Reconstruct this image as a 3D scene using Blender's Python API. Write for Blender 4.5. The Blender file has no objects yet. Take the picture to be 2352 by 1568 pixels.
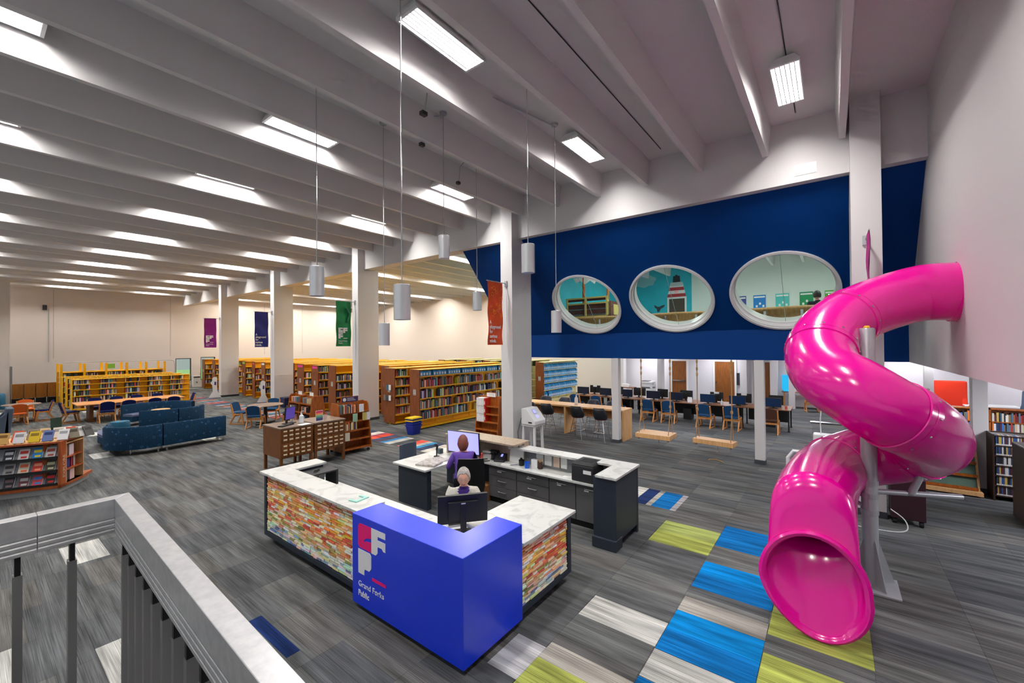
import bpy, bmesh, math, random
from mathutils import Vector, Matrix, Quaternion
random.seed(7)
SC = bpy.context.scene
COL = SC.collection
PI = math.pi
# ---------------------------------------------------------------- camera, world, exposure
EYE = Vector((0, 0, 2.98))
def make_camera():
    yaw, pit, rol = .652727, .00933476, -.00834032
    Fw = Vector((math.cos(yaw)*math.cos(pit), math.sin(yaw)*math.cos(pit), math.sin(pit)))
    R0 = Vector((math.sin(yaw), -math.cos(yaw), 0)); U0 = R0.cross(Fw)
    R = R0*math.cos(rol)+U0*math.sin(rol); U = U0*math.cos(rol)-R0*math.sin(rol)
    cd = bpy.data.cameras.new('camera'); cd.sensor_width = 36; cd.lens = 963.27/2352*36
    cd.clip_start = .05; cd.clip_end = 200
    co = bpy.data.objects.new('camera', cd); COL.objects.link(co)
    co.matrix_world = Matrix(((R.x, U.x, -Fw.x, EYE.x), (R.y, U.y, -Fw.y, EYE.y), (R.z, U.z, -Fw.z, EYE.z), (0, 0, 0, 1)))
    SC.camera = co
make_camera()
W = bpy.data.worlds.new('world'); SC.world = W; W.use_nodes = True
W.node_tree.nodes['Background'].inputs[0].default_value = (.93, .96, 1, 1)
W.node_tree.nodes['Background'].inputs[1].default_value = .42
SC.view_settings.view_transform = 'Standard'; SC.view_settings.look = 'None'
SC.view_settings.exposure = .42; SC.view_settings.gamma = 1; SC.view_settings.use_curve_mapping = False
SC.cycles.use_denoising = True; SC.cycles.use_light_tree = True; SC.cycles.use_adaptive_sampling = True; SC.cycles.adaptive_threshold = .12; SC.cycles.adaptive_min_samples = 16
SC.cycles.max_bounces = 7; SC.cycles.diffuse_bounces = 4; SC.cycles.glossy_bounces = 3; SC.cycles.transmission_bounces = 4
SC.cycles.transparent_max_bounces = 8; SC.cycles.sample_clamp_indirect = 6; SC.cycles.caustics_reflective = False; SC.cycles.caustics_refractive = False
LAMP_W = 125       # watts of one ceiling fixture
def area_lamp(name, loc, sx, sy, watts, col=(1, .97, .93), parent=None, rot=(0, 0, 0)):
    ld = bpy.data.lights.new(name, 'AREA'); ld.shape = 'RECTANGLE'; ld.size = sx; ld.size_y = sy; ld.energy = watts; ld.color = col
    lo = bpy.data.objects.new(name, ld); COL.objects.link(lo); lo.location = loc; lo.rotation_euler = rot
    if parent: lo.parent = parent
    return lo
def sun():
    ld = bpy.data.lights.new('sun', 'SUN'); ld.energy = 5; ld.angle = .01; lo = bpy.data.objects.new('sun', ld); COL.objects.link(lo); lo.location = (5, 60, 30)
    lo.rotation_euler = Vector((.25, -.75, -1)).to_track_quat('-Z', 'Y').to_euler()
sun()
# unseen fill lights added behind the blue wall: low ceiling over computers, play room upstairs
for y in (-6, -2.5, 1, 4.5, 8):
    for x in (14.6, 18.6, 22.6): area_lamp('low_ceiling_fill', (x, y, 2.68), 1.1, 1.1, 46, (.93, .93, 1))
for x in (6.5, 10.5): area_lamp('low_ceiling_fill', (x, -4.3, 2.68), 1.1, 1.1, 110, (.93, .93, 1))  # unseen pair added to brighten the area under the white wall
for y in (-.2, 3, 6.2): area_lamp('play_room_fill', (14.6, y, 6.5), 1.2, .5, 55, (.96, 1, .97))
# ---------------------------------------------------------------- materials
def s2l(c): return tuple((x/12.92 if x <= .04045 else ((x+.055)/1.055)**2.4) for x in (v/255 for v in c))
MATS = {}
def mat(name, rgb=(200, 200, 200), rough=.5, metal=0, kind=None, rgb2=None, scale=8, spec=.5, emit=0, coat=0, bump=0):
    if name in MATS: return MATS[name]
    m = bpy.data.materials.new(name); m.use_nodes = True; nt = m.node_tree; b = nt.nodes['Principled BSDF']
    c = (*s2l(rgb), 1); b.inputs['Base Color'].default_value = c; b.inputs['Roughness'].default_value = rough
    b.inputs['Metallic'].default_value = metal; b.inputs['Specular IOR Level'].default_value = spec; b.inputs['Coat Weight'].default_value = coat
    N = lambda t: nt.nodes.new(t); L = nt.links.new
    if emit: b.inputs['Emission Color'].default_value = c; b.inputs['Emission Strength'].default_value = emit
    def ramp(src, c0, c1, p0=.3, p1=.7):
        r = N('ShaderNodeValToRGB'); r.color_ramp.elements[0].color = c0; r.color_ramp.elements[1].color = c1
        r.color_ramp.elements[0].position = p0; r.color_ramp.elements[1].position = p1; L(src, r.inputs[0]); return r.outputs[0]
    def coords(sc, obj=True):
        t = N('ShaderNodeTexCoord'); mp = N('ShaderNodeMapping'); mp.inputs['Scale'].default_value = sc
        L(t.outputs['Object' if obj else 'Generated'], mp.inputs[0]); return mp.outputs[0]
    c2 = (*s2l(rgb2 or tuple(v*.8 for v in rgb)), 1)
    if kind in ('mottle', 'wood', 'brushed', 'marble', 'streak'):
        sc = {'mottle': (1, 1, 1), 'wood': (6, 6, .6), 'woodx': (.6, 6, 6), 'brushed': (1, 1, 1), 'marble': (1, 1, 1), 'streak': (1, 1, 1)}[kind]
        n = N('ShaderNodeTexNoise'); n.inputs['Scale'].default_value = scale; n.inputs['Detail'].default_value = 5
        L(coords(sc), n.inputs[0])
        if kind == 'marble': n.inputs['Distortion'].default_value = 2.2
        o = ramp(n.outputs['Fac'], c2, c, *((.35, .65) if kind != 'marble' else (.36, .5)))
        L(o, b.inputs['Base Color'])
        if bump:
            bp = N('ShaderNodeBump'); bp.inputs['Strength'].default_value = bump; bp.inputs['Distance'].default_value = .01
            L(n.outputs['Fac'], bp.inputs['Height']); L(bp.outputs[0], b.inputs['Normal'])
    elif kind == 'objcol':
        oi = N('ShaderNodeObjectInfo'); L(oi.outputs['Color'], b.inputs['Base Color'])
    elif kind == 'attr':
        a = N('ShaderNodeAttribute'); a.attribute_name = 'col'; L(a.outputs['Color'], b.inputs['Base Color'])
    elif kind == 'carpet':   # colour of the plank (attribute x object colour) with streaks along its length
        a = N('ShaderNodeAttribute'); a.attribute_name = 'col'
        oi = N('ShaderNodeObjectInfo'); src = a.outputs['Color'] if metal else oi.outputs['Color']; b.inputs['Metallic'].default_value = 0
        t = N('ShaderNodeNewGeometry')
        def streak(sx, sy, lo, hi):
            mp = N('ShaderNodeMapping'); mp.inputs['Scale'].default_value = (sx, sy, 1); L(t.outputs['Position'], mp.inputs[0])
            n = N('ShaderNodeTexNoise'); n.inputs['Scale'].default_value = 1; n.inputs['Detail'].default_value = 3; L(mp.outputs[0], n.inputs[0])
            r = N('ShaderNodeMapRange'); r.inputs['From Min'].default_value = .3; r.inputs['From Max'].default_value = .7
            r.inputs['To Min'].default_value = lo; r.inputs['To Max'].default_value = hi; L(n.outputs['Fac'], r.inputs['Value']); return r.outputs[0]
        s1, s2, s3 = streak(130, 1.2, .6, 1.4), streak(9, .9, .55, 1.45), streak(300, 300, .85, 1.15)
        def mul(x, y):
            k = N('ShaderNodeMath'); k.operation = 'MULTIPLY'; L(x, k.inputs[0]); L(y, k.inputs[1]); return k.outputs[0]
        f = mul(mul(s1, s2), s3)
        vm = N('ShaderNodeVectorMath'); vm.operation = 'SCALE'; L(src, vm.inputs[0]); L(f, vm.inputs['Scale']); L(vm.outputs[0], b.inputs['Base Color'])
        b.inputs['Specular IOR Level'].default_value = .1
    elif kind == 'rings':    # upholstery with small woven rings on a faint grid
        v = N('ShaderNodeTexVoronoi'); v.inputs['Scale'].default_value = scale; v.inputs['Randomness'].default_value = .75
        tc = N('ShaderNodeTexCoord'); L(tc.outputs['UV'], v.inputs[0]); 
        r = N('ShaderNodeValToRGB'); e = r.color_ramp.elements; e[0].position = .16; e[0].color = (0, 0, 0, 1); e[1].position = .2; e[1].color = (1, 1, 1, 1)
        k = e.new(.25); k.color = (1, 1, 1, 1); k = e.new(.29); k.color = (0, 0, 0, 1); L(v.outputs['Distance'], r.inputs[0])
        ch = N('ShaderNodeTexBrick'); ch.inputs['Scale'].default_value = scale*1.6; L(tc.outputs['UV'], ch.inputs[0]); ch.offset = 0
        ch.inputs['Color1'].default_value = c; ch.inputs['Color2'].default_value = c2; ch.inputs['Mortar'].default_value = tuple(x*.55 for x in c[:3])+(1,)
        ch.inputs['Mortar Size'].default_value = .06; ch.inputs['Brick Width'].default_value = .5; ch.inputs['Row Height'].default_value = .5
        mx = N('ShaderNodeMix'); mx.data_type = 'RGBA'; L(r.outputs[0], mx.inputs[0]); L(ch.outputs[0], mx.inputs[6])
        mx.inputs[7].default_value = tuple(min(1, x*2.2+.03) for x in c[:3])+(1,); L(mx.outputs[2], b.inputs['Base Color'])
    elif kind == 'glass':
        nt.nodes.remove(b); tr = N('ShaderNodeBsdfTransparent'); gl = N('ShaderNodeBsdfGlossy'); gl.inputs['Roughness'].default_value = .02
        tr.inputs[0].default_value = c; mx = N('ShaderNodeMixShader'); mx.inputs[0].default_value = .05
        L(tr.outputs[0], mx.inputs[1]); L(gl.outputs[0], mx.inputs[2]); L(mx.outputs[0], nt.nodes['Material Output'].inputs[0])
    MATS[name] = m; return m
PAINT = mat('white_paint', (210, 208, 208), .65)
CEIL = mat('ceiling_paint', (216, 214, 213), .7)
PAINTW = mat('warm_white_paint', (216, 208, 202), .65)
NAVY = mat('navy_wall_paint', (0, 55, 122), .55, spec=.12)
WHITE = mat('white_gloss', (225, 225, 225), .35)
BLACK = mat('black_plastic', (14, 14, 15), .45)
DGREY = mat('dark_grey_plastic', (40, 41, 44), .5)
ALU = mat('brushed_aluminium', (222, 222, 223), .3, .6, 'brushed', (206, 207, 210), 25)
FIN = mat('anodised_fin', (128, 128, 128), .4, .3)
STEEL = mat('painted_steel_grey', (172, 174, 178), .35, .25)
CHROME = mat('chrome', (205, 206, 208), .18, 1)
PINK = mat('pink_plastic', (232, 0, 152), .2, coat=.35, spec=.6)
BLUE = mat('royal_blue_laminate', (0, 52, 224), .3, spec=.9)
STONE = mat('white_marble_top', (206, 207, 204), .3, 0, 'marble', (184, 185, 182), 3)
NAVYBASE = mat('navy_charcoal_laminate', (39, 48, 60), .5)
GREYLAM = mat('grey_cabinet_laminate', (92, 91, 92), .5)
TAUPE = mat('taupe_wood_laminate', (172, 155, 136), .5, 0, 'wood', (150, 132, 112), 5)
WOOD = mat('orange_oak', (176, 96, 26), .4, 0, 'wood', (140, 70, 16), 6)
CATWOOD = mat('walnut_stain', (124, 72, 20), .45, 0, 'wood', (98, 54, 12), 6)
PANEL = mat('end_panel_wood', (138, 78, 36), .45, 0, 'wood', (112, 58, 24), 5)
MAPLE = mat('light_maple', (222, 176, 122), .45, 0, 'wood', (206, 156, 100), 5)
BEECH = mat('chair_wood', (204, 140, 74), .45, 0, 'wood', (184, 118, 56), 6)
DOORWOOD = mat('door_veneer', (142, 84, 28), .4, 0, 'wood', (118, 66, 18), 4)
YEL = mat('yellow_steel', (244, 182, 4), .45)
CREAM = mat('cream_steel', (226, 214, 160), .5)
NAVYF = mat('navy_fabric', (18, 28, 84), .9, spec=.2)
TEALF = mat('teal_blue_fabric', (26, 66, 104), .9, spec=.2)
ORANGEF = mat('orange_fabric', (205, 96, 38), .9, spec=.2)
GREYF = mat('slate_fabric', (84, 94, 110), .9, spec=.2)
SOFA = mat('ring_pattern_fabric', (8, 50, 80), .85, 0, 'rings', (12, 62, 92), 8, spec=.25)
SEATF = mat('blue_grey_vinyl', (84, 92, 122), .6)
BOOKO = mat('book_cover', kind='objcol', rough=.55)
BOOKA = mat('book_stuff', kind='attr', rough=.55)
PAPER = mat('paper_white', (236, 236, 234), .8)
GLASS = mat('window_glass', (236, 246, 240), kind='glass')
CARPET = mat('carpet_plank', kind='carpet', rough=.95)
CARPETM = mat('carpet_field', kind='carpet', rough=.95, metal=1)
# ---------------------------------------------------------------- mesh builder
class MB:
    def __init__(s): s.v = []; s.f = []; s.m = []; s.c = []; s.col = None; s.uv = None
    def add(s, vs, fs, m=0):
        o = len(s.v); s.v += [tuple(v) for v in vs]
        for f in fs: s.f.append(tuple(i+o for i in f)); s.m.append(m); s.c.append(s.col)
        return s
    def box(s, x0, x1, y0, y1, z0, z1, m=0, T=None):
        vs = [(x, y, z) for z in (z0, z1) for y in (y0, y1) for x in (x0, x1)]
        if T is not None: vs = [T @ Vector(v) for v in vs]
        return s.add(vs, [(0, 2, 3, 1), (4, 5, 7, 6), (0, 1, 5, 4), (2, 6, 7, 3), (0, 4, 6, 2), (1, 3, 7, 5)], m)
    def frust(s, b0, b1, z0, z1, m=0):   # box whose footprint changes from b0 to b1, each (x0,x1,y0,y1)
        vs = [(x, y, z) for b, z in ((b0, z0), (b1, z1)) for y in b[2:] for x in b[:2]]
        return s.add(vs, [(0, 2, 3, 1), (4, 5, 7, 6), (0, 1, 5, 4), (2, 6, 7, 3), (0, 4, 6, 2), (1, 3, 7, 5)], m)
    def prism(s, poly, vec, m=0):        # poly: 3d points, extruded along vec
        n = len(poly); vec = Vector(vec); a = [Vector(p) for p in poly]
        vs = a+[p+vec for p in a]
        fs = [tuple(range(n))[::-1], tuple(range(n, 2*n))]+[(i, (i+1) % n, n+(i+1) % n, n+i) for i in range(n)]
        return s.add(vs, fs, m)
    def rings(s, R, m=0, cap=True, closed=False):
        n = len(R[0]); vs = [v for r in R for v in r]; fs = []
        k = len(R)
        for i in range(k if closed else k-1):
            for j in range(n): fs.append((i*n+j, i*n+(j+1) % n, ((i+1) % k)*n+(j+1) % n, ((i+1) % k)*n+j))
        if cap and not closed: fs += [tuple(range(n))[::-1], tuple(range((k-1)*n, k*n))]
        return s.add(vs, fs, m)
    def tube(s, path, r, n=8, m=0, cap=True):
        path = [Vector(p) for p in path]; R = []
        rs = r if isinstance(r, (list, tuple)) else [r]*len(path)
        up = None
        for i, p in enumerate(path):
            d = (path[min(i+1, len(path)-1)]-path[max(i-1, 0)]).normalized()
            if up is None:
                up = Vector((0, 0, 1)) if abs(d.z) < .9 else Vector((1, 0, 0))
            a = d.cross(up).normalized(); b = a.cross(d).normalized(); up = b
            R.append([p+(a*math.cos(2*PI*j/n)+b*math.sin(2*PI*j/n))*rs[i] for j in range(n)])
        return s.rings(R, m, cap)
    def lathe(s, prof, c=(0, 0, 0), n=16, m=0, sx=1, sy=1):
        R = [[(c[0]+r*sx*math.cos(2*PI*j/n), c[1]+r*sy*math.sin(2*PI*j/n), c[2]+z) for j in range(n)] for r, z in prof]
        return s.rings(R, m)
    def disc(s, c, r, h, n=20, m=0): return s.lathe([(r, 0), (r, h)], c, n, m)
    def build(s, name, mats, parent=None, loc=(0, 0, 0), rz=0, smooth=False, bevel=0, seg=2, kind=None, rot=None):
        me = bpy.data.meshes.new(name); me.from_pydata(s.v, [], s.f)
        mats = mats if isinstance(mats, (list, tuple)) else [mats]
        for k in mats: me.materials.append(k)
        if len(mats) > 1: me.polygons.foreach_set('material_index', s.m)
        if any(c is not None for c in s.c):
            at = me.color_attributes.new('col', 'FLOAT_COLOR', 'CORNER'); buf = []
            for p, c in zip(s.f, s.c): buf += list((c or (1, 1, 1))+(1,))*len(p)
            at.data.foreach_set('color', buf)
        if s.uv:
            u = me.uv_layers.new(name='UVMap'); buf = []
            for f in s.f:
                for i in f: buf += list(s.uv[i])
            u.data.foreach_set('uv', buf)
        me.validate(); me.update()
        bm = bmesh.new(); bm.from_mesh(me)
        if not s.uv: bmesh.ops.recalc_face_normals(bm, faces=bm.faces)
        bm.to_mesh(me); bm.free()
        return link(name, me, parent, loc, rz, smooth, bevel, seg, kind, rot)
ABS = {}
def link(name, me, parent=None, loc=(0, 0, 0), rz=0, smooth=False, bevel=0, seg=2, kind=None, rot=None):
    o = bpy.data.objects.new(name, me); COL.objects.link(o); o.location = loc; o.rotation_euler = rot or (0, 0, rz)
    if parent:
        o.parent = parent
        if parent.name in ABS: o.matrix_parent_inverse = ABS[parent.name]
    if smooth:
        me.polygons.foreach_set('use_smooth', [True]*len(me.polygons))
        try: me.set_sharp_from_angle(angle=math.radians(40))
        except Exception: pass
    if bevel:
        b = o.modifiers.new('bevel', 'BEVEL'); b.width = bevel; b.segments = seg; b.limit_method = 'ANGLE'
    if kind: o['kind'] = kind
    return o
def tag(o, label, cat, group=None, kind=None):
    if label: o['label'] = label
    if cat: o['category'] = cat
    if group: o['group'] = group
    if kind: o['kind'] = kind
    return o
def thing(name, label, cat, loc=(0, 0, 0), rz=0, group=None, ab=False):
    o = bpy.data.objects.new(name, None); COL.objects.link(o); o.location = loc; o.rotation_euler = (0, 0, rz); o.empty_display_size = .1
    if ab: ABS[o.name] = Matrix.Translation(-Vector(loc))     # parts of this thing are given in room coordinates
    return tag(o, label, cat, group)
def box(name, m, x0, x1, y0, y1, z0, z1, parent=None, bevel=0, kind=None, T=None):
    return MB().box(x0, x1, y0, y1, z0, z1, T=T).build(name, m, parent, bevel=bevel, kind=kind)
def copy_tree(o, parent=None, loc=None, rz=None, label=None):
    c = o.copy(); COL.objects.link(c)
    if parent: c.parent = parent
    if loc is not None: c.location = loc
    if rz is not None: c.rotation_euler = (0, 0, rz)
    if label: c['label'] = label
    for ch in o.children: copy_tree(ch, c)
    return c
def text(body, m, size, parent=None, loc=(0, 0, 0), rot=(0, 0, 0), ext=.002, name='lettering', align='LEFT', sx=1, bold=0, space=1):
    if '\n' in body:      # one piece for each line
        for i, ln in enumerate(body.split('\n')): text(ln, m, size, parent, (loc[0], loc[1], loc[2]-i*size*space), rot, ext, name, align, sx, bold)
        return
    cu = bpy.data.curves.new(name, 'FONT'); cu.body = body; cu.size = size; cu.extrude = ext; cu.align_x = align; cu.space_line = space; cu.offset = bold
    cu.materials.append(m); cu.resolution_u = 3
    o = bpy.data.objects.new(name, cu); me = bpy.data.meshes.new_from_object(o); me.name = name; bpy.data.objects.remove(o); bpy.data.curves.remove(cu)
    o = link(name, me, parent, loc, rot=rot); o.scale = (sx, 1, 1); return o
def lerp(a, b, t): return a+(b-a)*t
def catmull(P, k=6):
    P = [Vector(p) for p in P]; out = []
    for i in range(len(P)-1):
        a, b, c, d = P[max(i-1, 0)], P[i], P[i+1], P[min(i+2, len(P)-1)]
        for j in range(k):
            t = j/k; out.append(.5*((2*b)+(c-a)*t+(2*a-5*b+4*c-d)*t*t+(3*b-a-3*c+d)*t**3))
    return out+[P[-1]]
ORD = ['first', 'second', 'third', 'fourth', 'fifth', 'sixth', 'seventh', 'eighth', 'ninth', 'tenth', 'eleventh', 'twelfth', 'thirteenth', 'fourteenth', 'fifteenth', 'sixteenth', 'seventeenth', 'eighteenth', 'nineteenth', 'twentieth']
def ordinal(i):
    if i < 20: return ORD[i]
    t = ['', '', 'twenty', 'thirty', 'forty', 'fifty', 'sixty', 'seventy', 'eighty', 'ninety'][(i+1)//10 % 10]; u = (i+1) % 10
    return (t+'-'+ORD[u-1] if u else {2: 'twentieth', 3: 'thirtieth', 4: 'fortieth', 5: 'fiftieth', 6: 'sixtieth', 7: 'seventieth', 8: 'eightieth'}[(i+1)//10]) if i < 99 else 'far'
# ---------------------------------------------------------------- structure
ZS, ZJ, ZG = 7.28, 6.71, 6.077      # slab underside, joist bottoms, girder bottom
XG, YB = 9.756, 38.5
S = 'structure'
# floor: base and carpet planks
fl = MB().box(-6, 30, -9, YB+1.4, -.12, -.012).build('floor', mat('floor_base', (70, 72, 74), .9), kind=S)
greys = [(86, 88, 89), (92, 94, 94), (80, 82, 84), (98, 99, 98), (88, 88, 87), (84, 86, 88), (93, 92, 90)]
LG, YEL_T, BL_T, NV_T = (172, 172, 168), (150, 158, 78), (12, 98, 160), (26, 44, 88)
PX, PY = .4285, .85
special = [((4.15, 4.58), (1.43, 2.28), LG), ((6.365, 6.8), (1.43, 2.28), YEL_T), ((6.8, 7.24), (1.43, 2.28), (142, 152, 86)), ((6.76, 7.18), (.575, 1.425), BL_T), ((7.18, 7.59), (.575, 1.425), (10, 100, 165)),
           ((5.46, 5.83), (.575, 1.425), BL_T), ((5.83, 6.2), (.575, 1.425), (4, 118, 186)), ((4.135, 4.51), (.575, 1.425), BL_T), ((4.51, 4.88), (.575, 1.425), (6, 116, 180)), ((3.71, 4.13), (.575, 1.425), (160, 160, 156)), ((4.885, 5.2), (.575, 1.425), (150, 146, 140)),
           ((5.02, 5.46), (-.27, .57), YEL_T), ((5.46, 5.9), (-.27, .57), (138, 146, 80)), ((4.2, 4.7), (-.27, .57), YEL_T), ((2.95, 3.35), (1.43, 2.28), YEL_T), ((3.35, 3.6), (1.43, 2.28), (150, 146, 138)), ((3.28, 3.7), (.575, 1.425), BL_T), ((3.0, 3.5), (2.28, 2.62), (165, 165, 165)),
           ((1.89, 2.02), (4.2, 5.09), NV_T), ((.87, 1.3), (8.35, 9.22), LG), ((.8, 1.23), (5.0, 5.86), LG), ((-.1, .32), (5.7, 6.55), LG)]
for k in range(26):
    gx, gy = random.uniform(-3.5, 5), random.uniform(15, 33); gx = round(gx/PX)*PX; gy = -.265+round((gy+.265)/PY)*PY
    special.append(((gx, gx+PX), (gy, gy+PY), (172, 172, 168)))
RUN = [(208, 80, 60), (150, 70, 96), (196, 192, 184), (58, 66, 92), (56, 132, 172), (170, 160, 150), (206, 86, 70), (70, 72, 74), (170, 168, 162), (60, 120, 165), (84, 74, 84), (64, 80, 112)]
planks = []
for j in range(-8, 47):
    y0 = -.265+j*PY; off = (j*.37) % 1*PX
    for i in range(-16, 62):
        x0 = i*PX+off; planks.append((x0, x0+PX, y0, y0+PY, random.choice(greys)))
run = []
y, k = 2.27, 0
first = [((150, 146, 150), .1), (BL_T, .34), ((150, 148, 140), .1), (NV_T, .24), ((186, 184, 176), .22), ((92, 88, 84), .2)]
for c, w in first: run.append((7.72, 8.62, y, y+w, c)); y += w
y = 8.6
while y < 34:
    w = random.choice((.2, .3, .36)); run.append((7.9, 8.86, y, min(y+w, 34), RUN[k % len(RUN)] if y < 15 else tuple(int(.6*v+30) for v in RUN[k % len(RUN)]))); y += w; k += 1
def overlap(a, b): return a[0] < b[1]-.004 and a[1] > b[0]+.004 and a[2] < b[3]-.004 and a[3] > b[2]+.004
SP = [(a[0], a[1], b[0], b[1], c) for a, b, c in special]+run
RB = [(7.72, 8.62, 2.27, 3.47), (7.9, 8.86, 8.6, 34)]
def cut(p, holes):       # clip the plank in x against the coloured pieces it meets
    out = [p]
    for h in holes:
        nxt = []
        for q in out:
            if not overlap(q, h): nxt.append(q); continue
            for r in ((q[0], h[0], q[2], q[3], q[4]), (h[1], q[1], q[2], q[3], q[4]), (max(q[0], h[0]), min(q[1], h[1]), q[2], h[2], q[4]), (max(q[0], h[0]), min(q[1], h[1]), h[3], q[3], q[4])):
                if r[1]-r[0] > .01 and r[3]-r[2] > .01: nxt.append(r)
        out = nxt
    return out
holes = SP[:len(special)]+[(*r, None) for r in RB]
allp = []
hb = [h for h in holes]
for p in planks:
    near_ = [h for h in hb if overlap(p, h)]
    allp += cut(p, near_) if near_ else [p]
def seen(p):
    x, y = (p[0]+p[1])/2, (p[2]+p[3])/2
    fx = x*math.cos(.6527)+y*math.sin(.6527); rx = x*math.sin(.6527)-y*math.cos(.6527)
    if fx < 2.7: return 1e9 if fx < 1.5 else 50+rx*rx
    u = rx/fx
    inside = abs(u) < 1.26 and 2.98/fx < .86
    return fx if inside else 60+fx
coloured = SP
allp.sort(key=seen)
coloured = sorted(coloured, key=seen)
indiv = coloured[:70]+allp[:230]; rest = coloured[70:]+allp[230:]
ubox = MB().box(0, 1, 0, 1, -.012, 0).build('carpet_plank', CARPET); ume = ubox.data; bpy.data.objects.remove(ubox)
for p in indiv:
    o = bpy.data.objects.new('carpet_plank', ume); COL.objects.link(o); o.parent = fl
    o.location = (p[0]+.001, p[2]+.001, 0); o.scale = (p[1]-p[0]-.002, p[3]-p[2]-.002, 1); o.color = (*s2l(p[4]), 1)
mb = MB()
for p in rest:
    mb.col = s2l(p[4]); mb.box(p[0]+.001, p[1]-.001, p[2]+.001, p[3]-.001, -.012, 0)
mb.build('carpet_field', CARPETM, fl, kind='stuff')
# ceiling slab and joists
box('ceiling', CEIL, -6, 25, -9, YB+1, ZS, ZS+.15, kind=S)
ceil = bpy.data.objects['ceiling']
def joist(x0, x1, yc, z0=ZJ, z1=ZS, wb=.05, wt=.1):
    return MB().prism([(x0, yc-wb, z0), (x0, yc+wb, z0), (x0, yc+wt, z1), (x0, yc-wt, z1)], (x1-x0, 0, 0))
jm = joist(-5, XG+.02, 0).build('joist', CEIL, ceil); jme = jm.data; bpy.data.objects.remove(jm)
jm = joist(10.2, 23.6, 0).build('joist', CEIL, ceil); jme2 = jm.data; bpy.data.objects.remove(jm)
for k in range(33):
    y = -1.391+1.2085*k
    if y > YB-.1: break
    o = bpy.data.objects.new('joist', jme); COL.objects.link(o); o.parent = ceil; o.location = (0, y, 0)
    if y > 9.8:
        o = bpy.data.objects.new('joist', jme2); COL.objects.link(o); o.parent = ceil; o.location = (0, y, 0)
box('girder', CEIL, XG, 9.95, -1.35, 37.9, ZG, ZS, ceil)
box('girder', CEIL, 9.95, 10.2, 9.62, 37.9, ZG, ZS, ceil)
# columns
for n, y in enumerate((-.69, 7.216, 14.87, 22.25, 29.35)):
    c = box('column', PAINT, 9.46, 10.4, y, y+.41, 0, ZS, kind=S)
    MB().box(9.45, 10.41, y-.01, y+.42, 0, .11).build('baseboard', mat('rubber_base', (58, 62, 68), .6), c)
box('wall_plate', WHITE, 9.745, XG, .2, .55, 6.2, 6.4, bpy.data.objects['ceiling'])
# walls
wf = box('wall_far', PAINTW, 9.45+.0, 9.45, 0, 0, 0, 0, kind=S) if 0 else None
WX = [(1.54-5, 9.5), (10.45, 11.05), (12.0, 25)]
w = MB()
for a, b in WX: w.box(a, b, YB, YB+.3, 0, ZS)
for a, b, z0, z1 in ((9.5, 10.45, .53, 2.22), (11.05, 12.0, .53, 2.28)):
    w.box(a, b, YB, YB+.3, 0, z0).box(a, b, YB, YB+.3, z1, ZS)
for xs in (3.4, 9.2, 12.4, 15.6, 18.8): w.box(xs-.012, xs+.012, YB-.006, YB+.01, 2.4, 6.7, 1)
w.build('wall_far', [PAINTW, mat('panel_joint', (170, 164, 158), .8)], kind=S)
for k, (a, b, z0, z1) in enumerate(((9.5, 10.45, .53, 2.22), (11.05, 12.0, .53, 2.28))):
    wn = MB().box(a, a+.05, YB+.05, YB+.14, z0, z1).box(b-.05, b, YB+.05, YB+.14, z0, z1).box(a, b, YB+.05, YB+.14, z0, z0+.05).box(a, b, YB+.05, YB+.14, z1-.05, z1).build('window_%d' % (k+1), mat('dark_frame', (40, 44, 52), .4), kind=S)
    box('pane', GLASS, a+.05, b-.05, YB+.09, YB+.1, z0+.05, z1-.05, wn)
box('ground_outside', mat('lawn', (120, 150, 90), .9), -10, 40, YB+1.5, YB+40, -.6, -.3, kind=S)
box('wall_left', PAINTW, -4, 1.54, 35.6, 36.3, 0, ZS, kind=S)
box('trim_1', mat('grey_metal_trim', (120, 122, 122), .5), 1.54, 1.62, 35.58, 36.3, 0, 2.05, kind=S)
box('wall_back', PAINTW, 23.6, 23.9, 9.7, YB, 0, ZS, kind=S)
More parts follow.
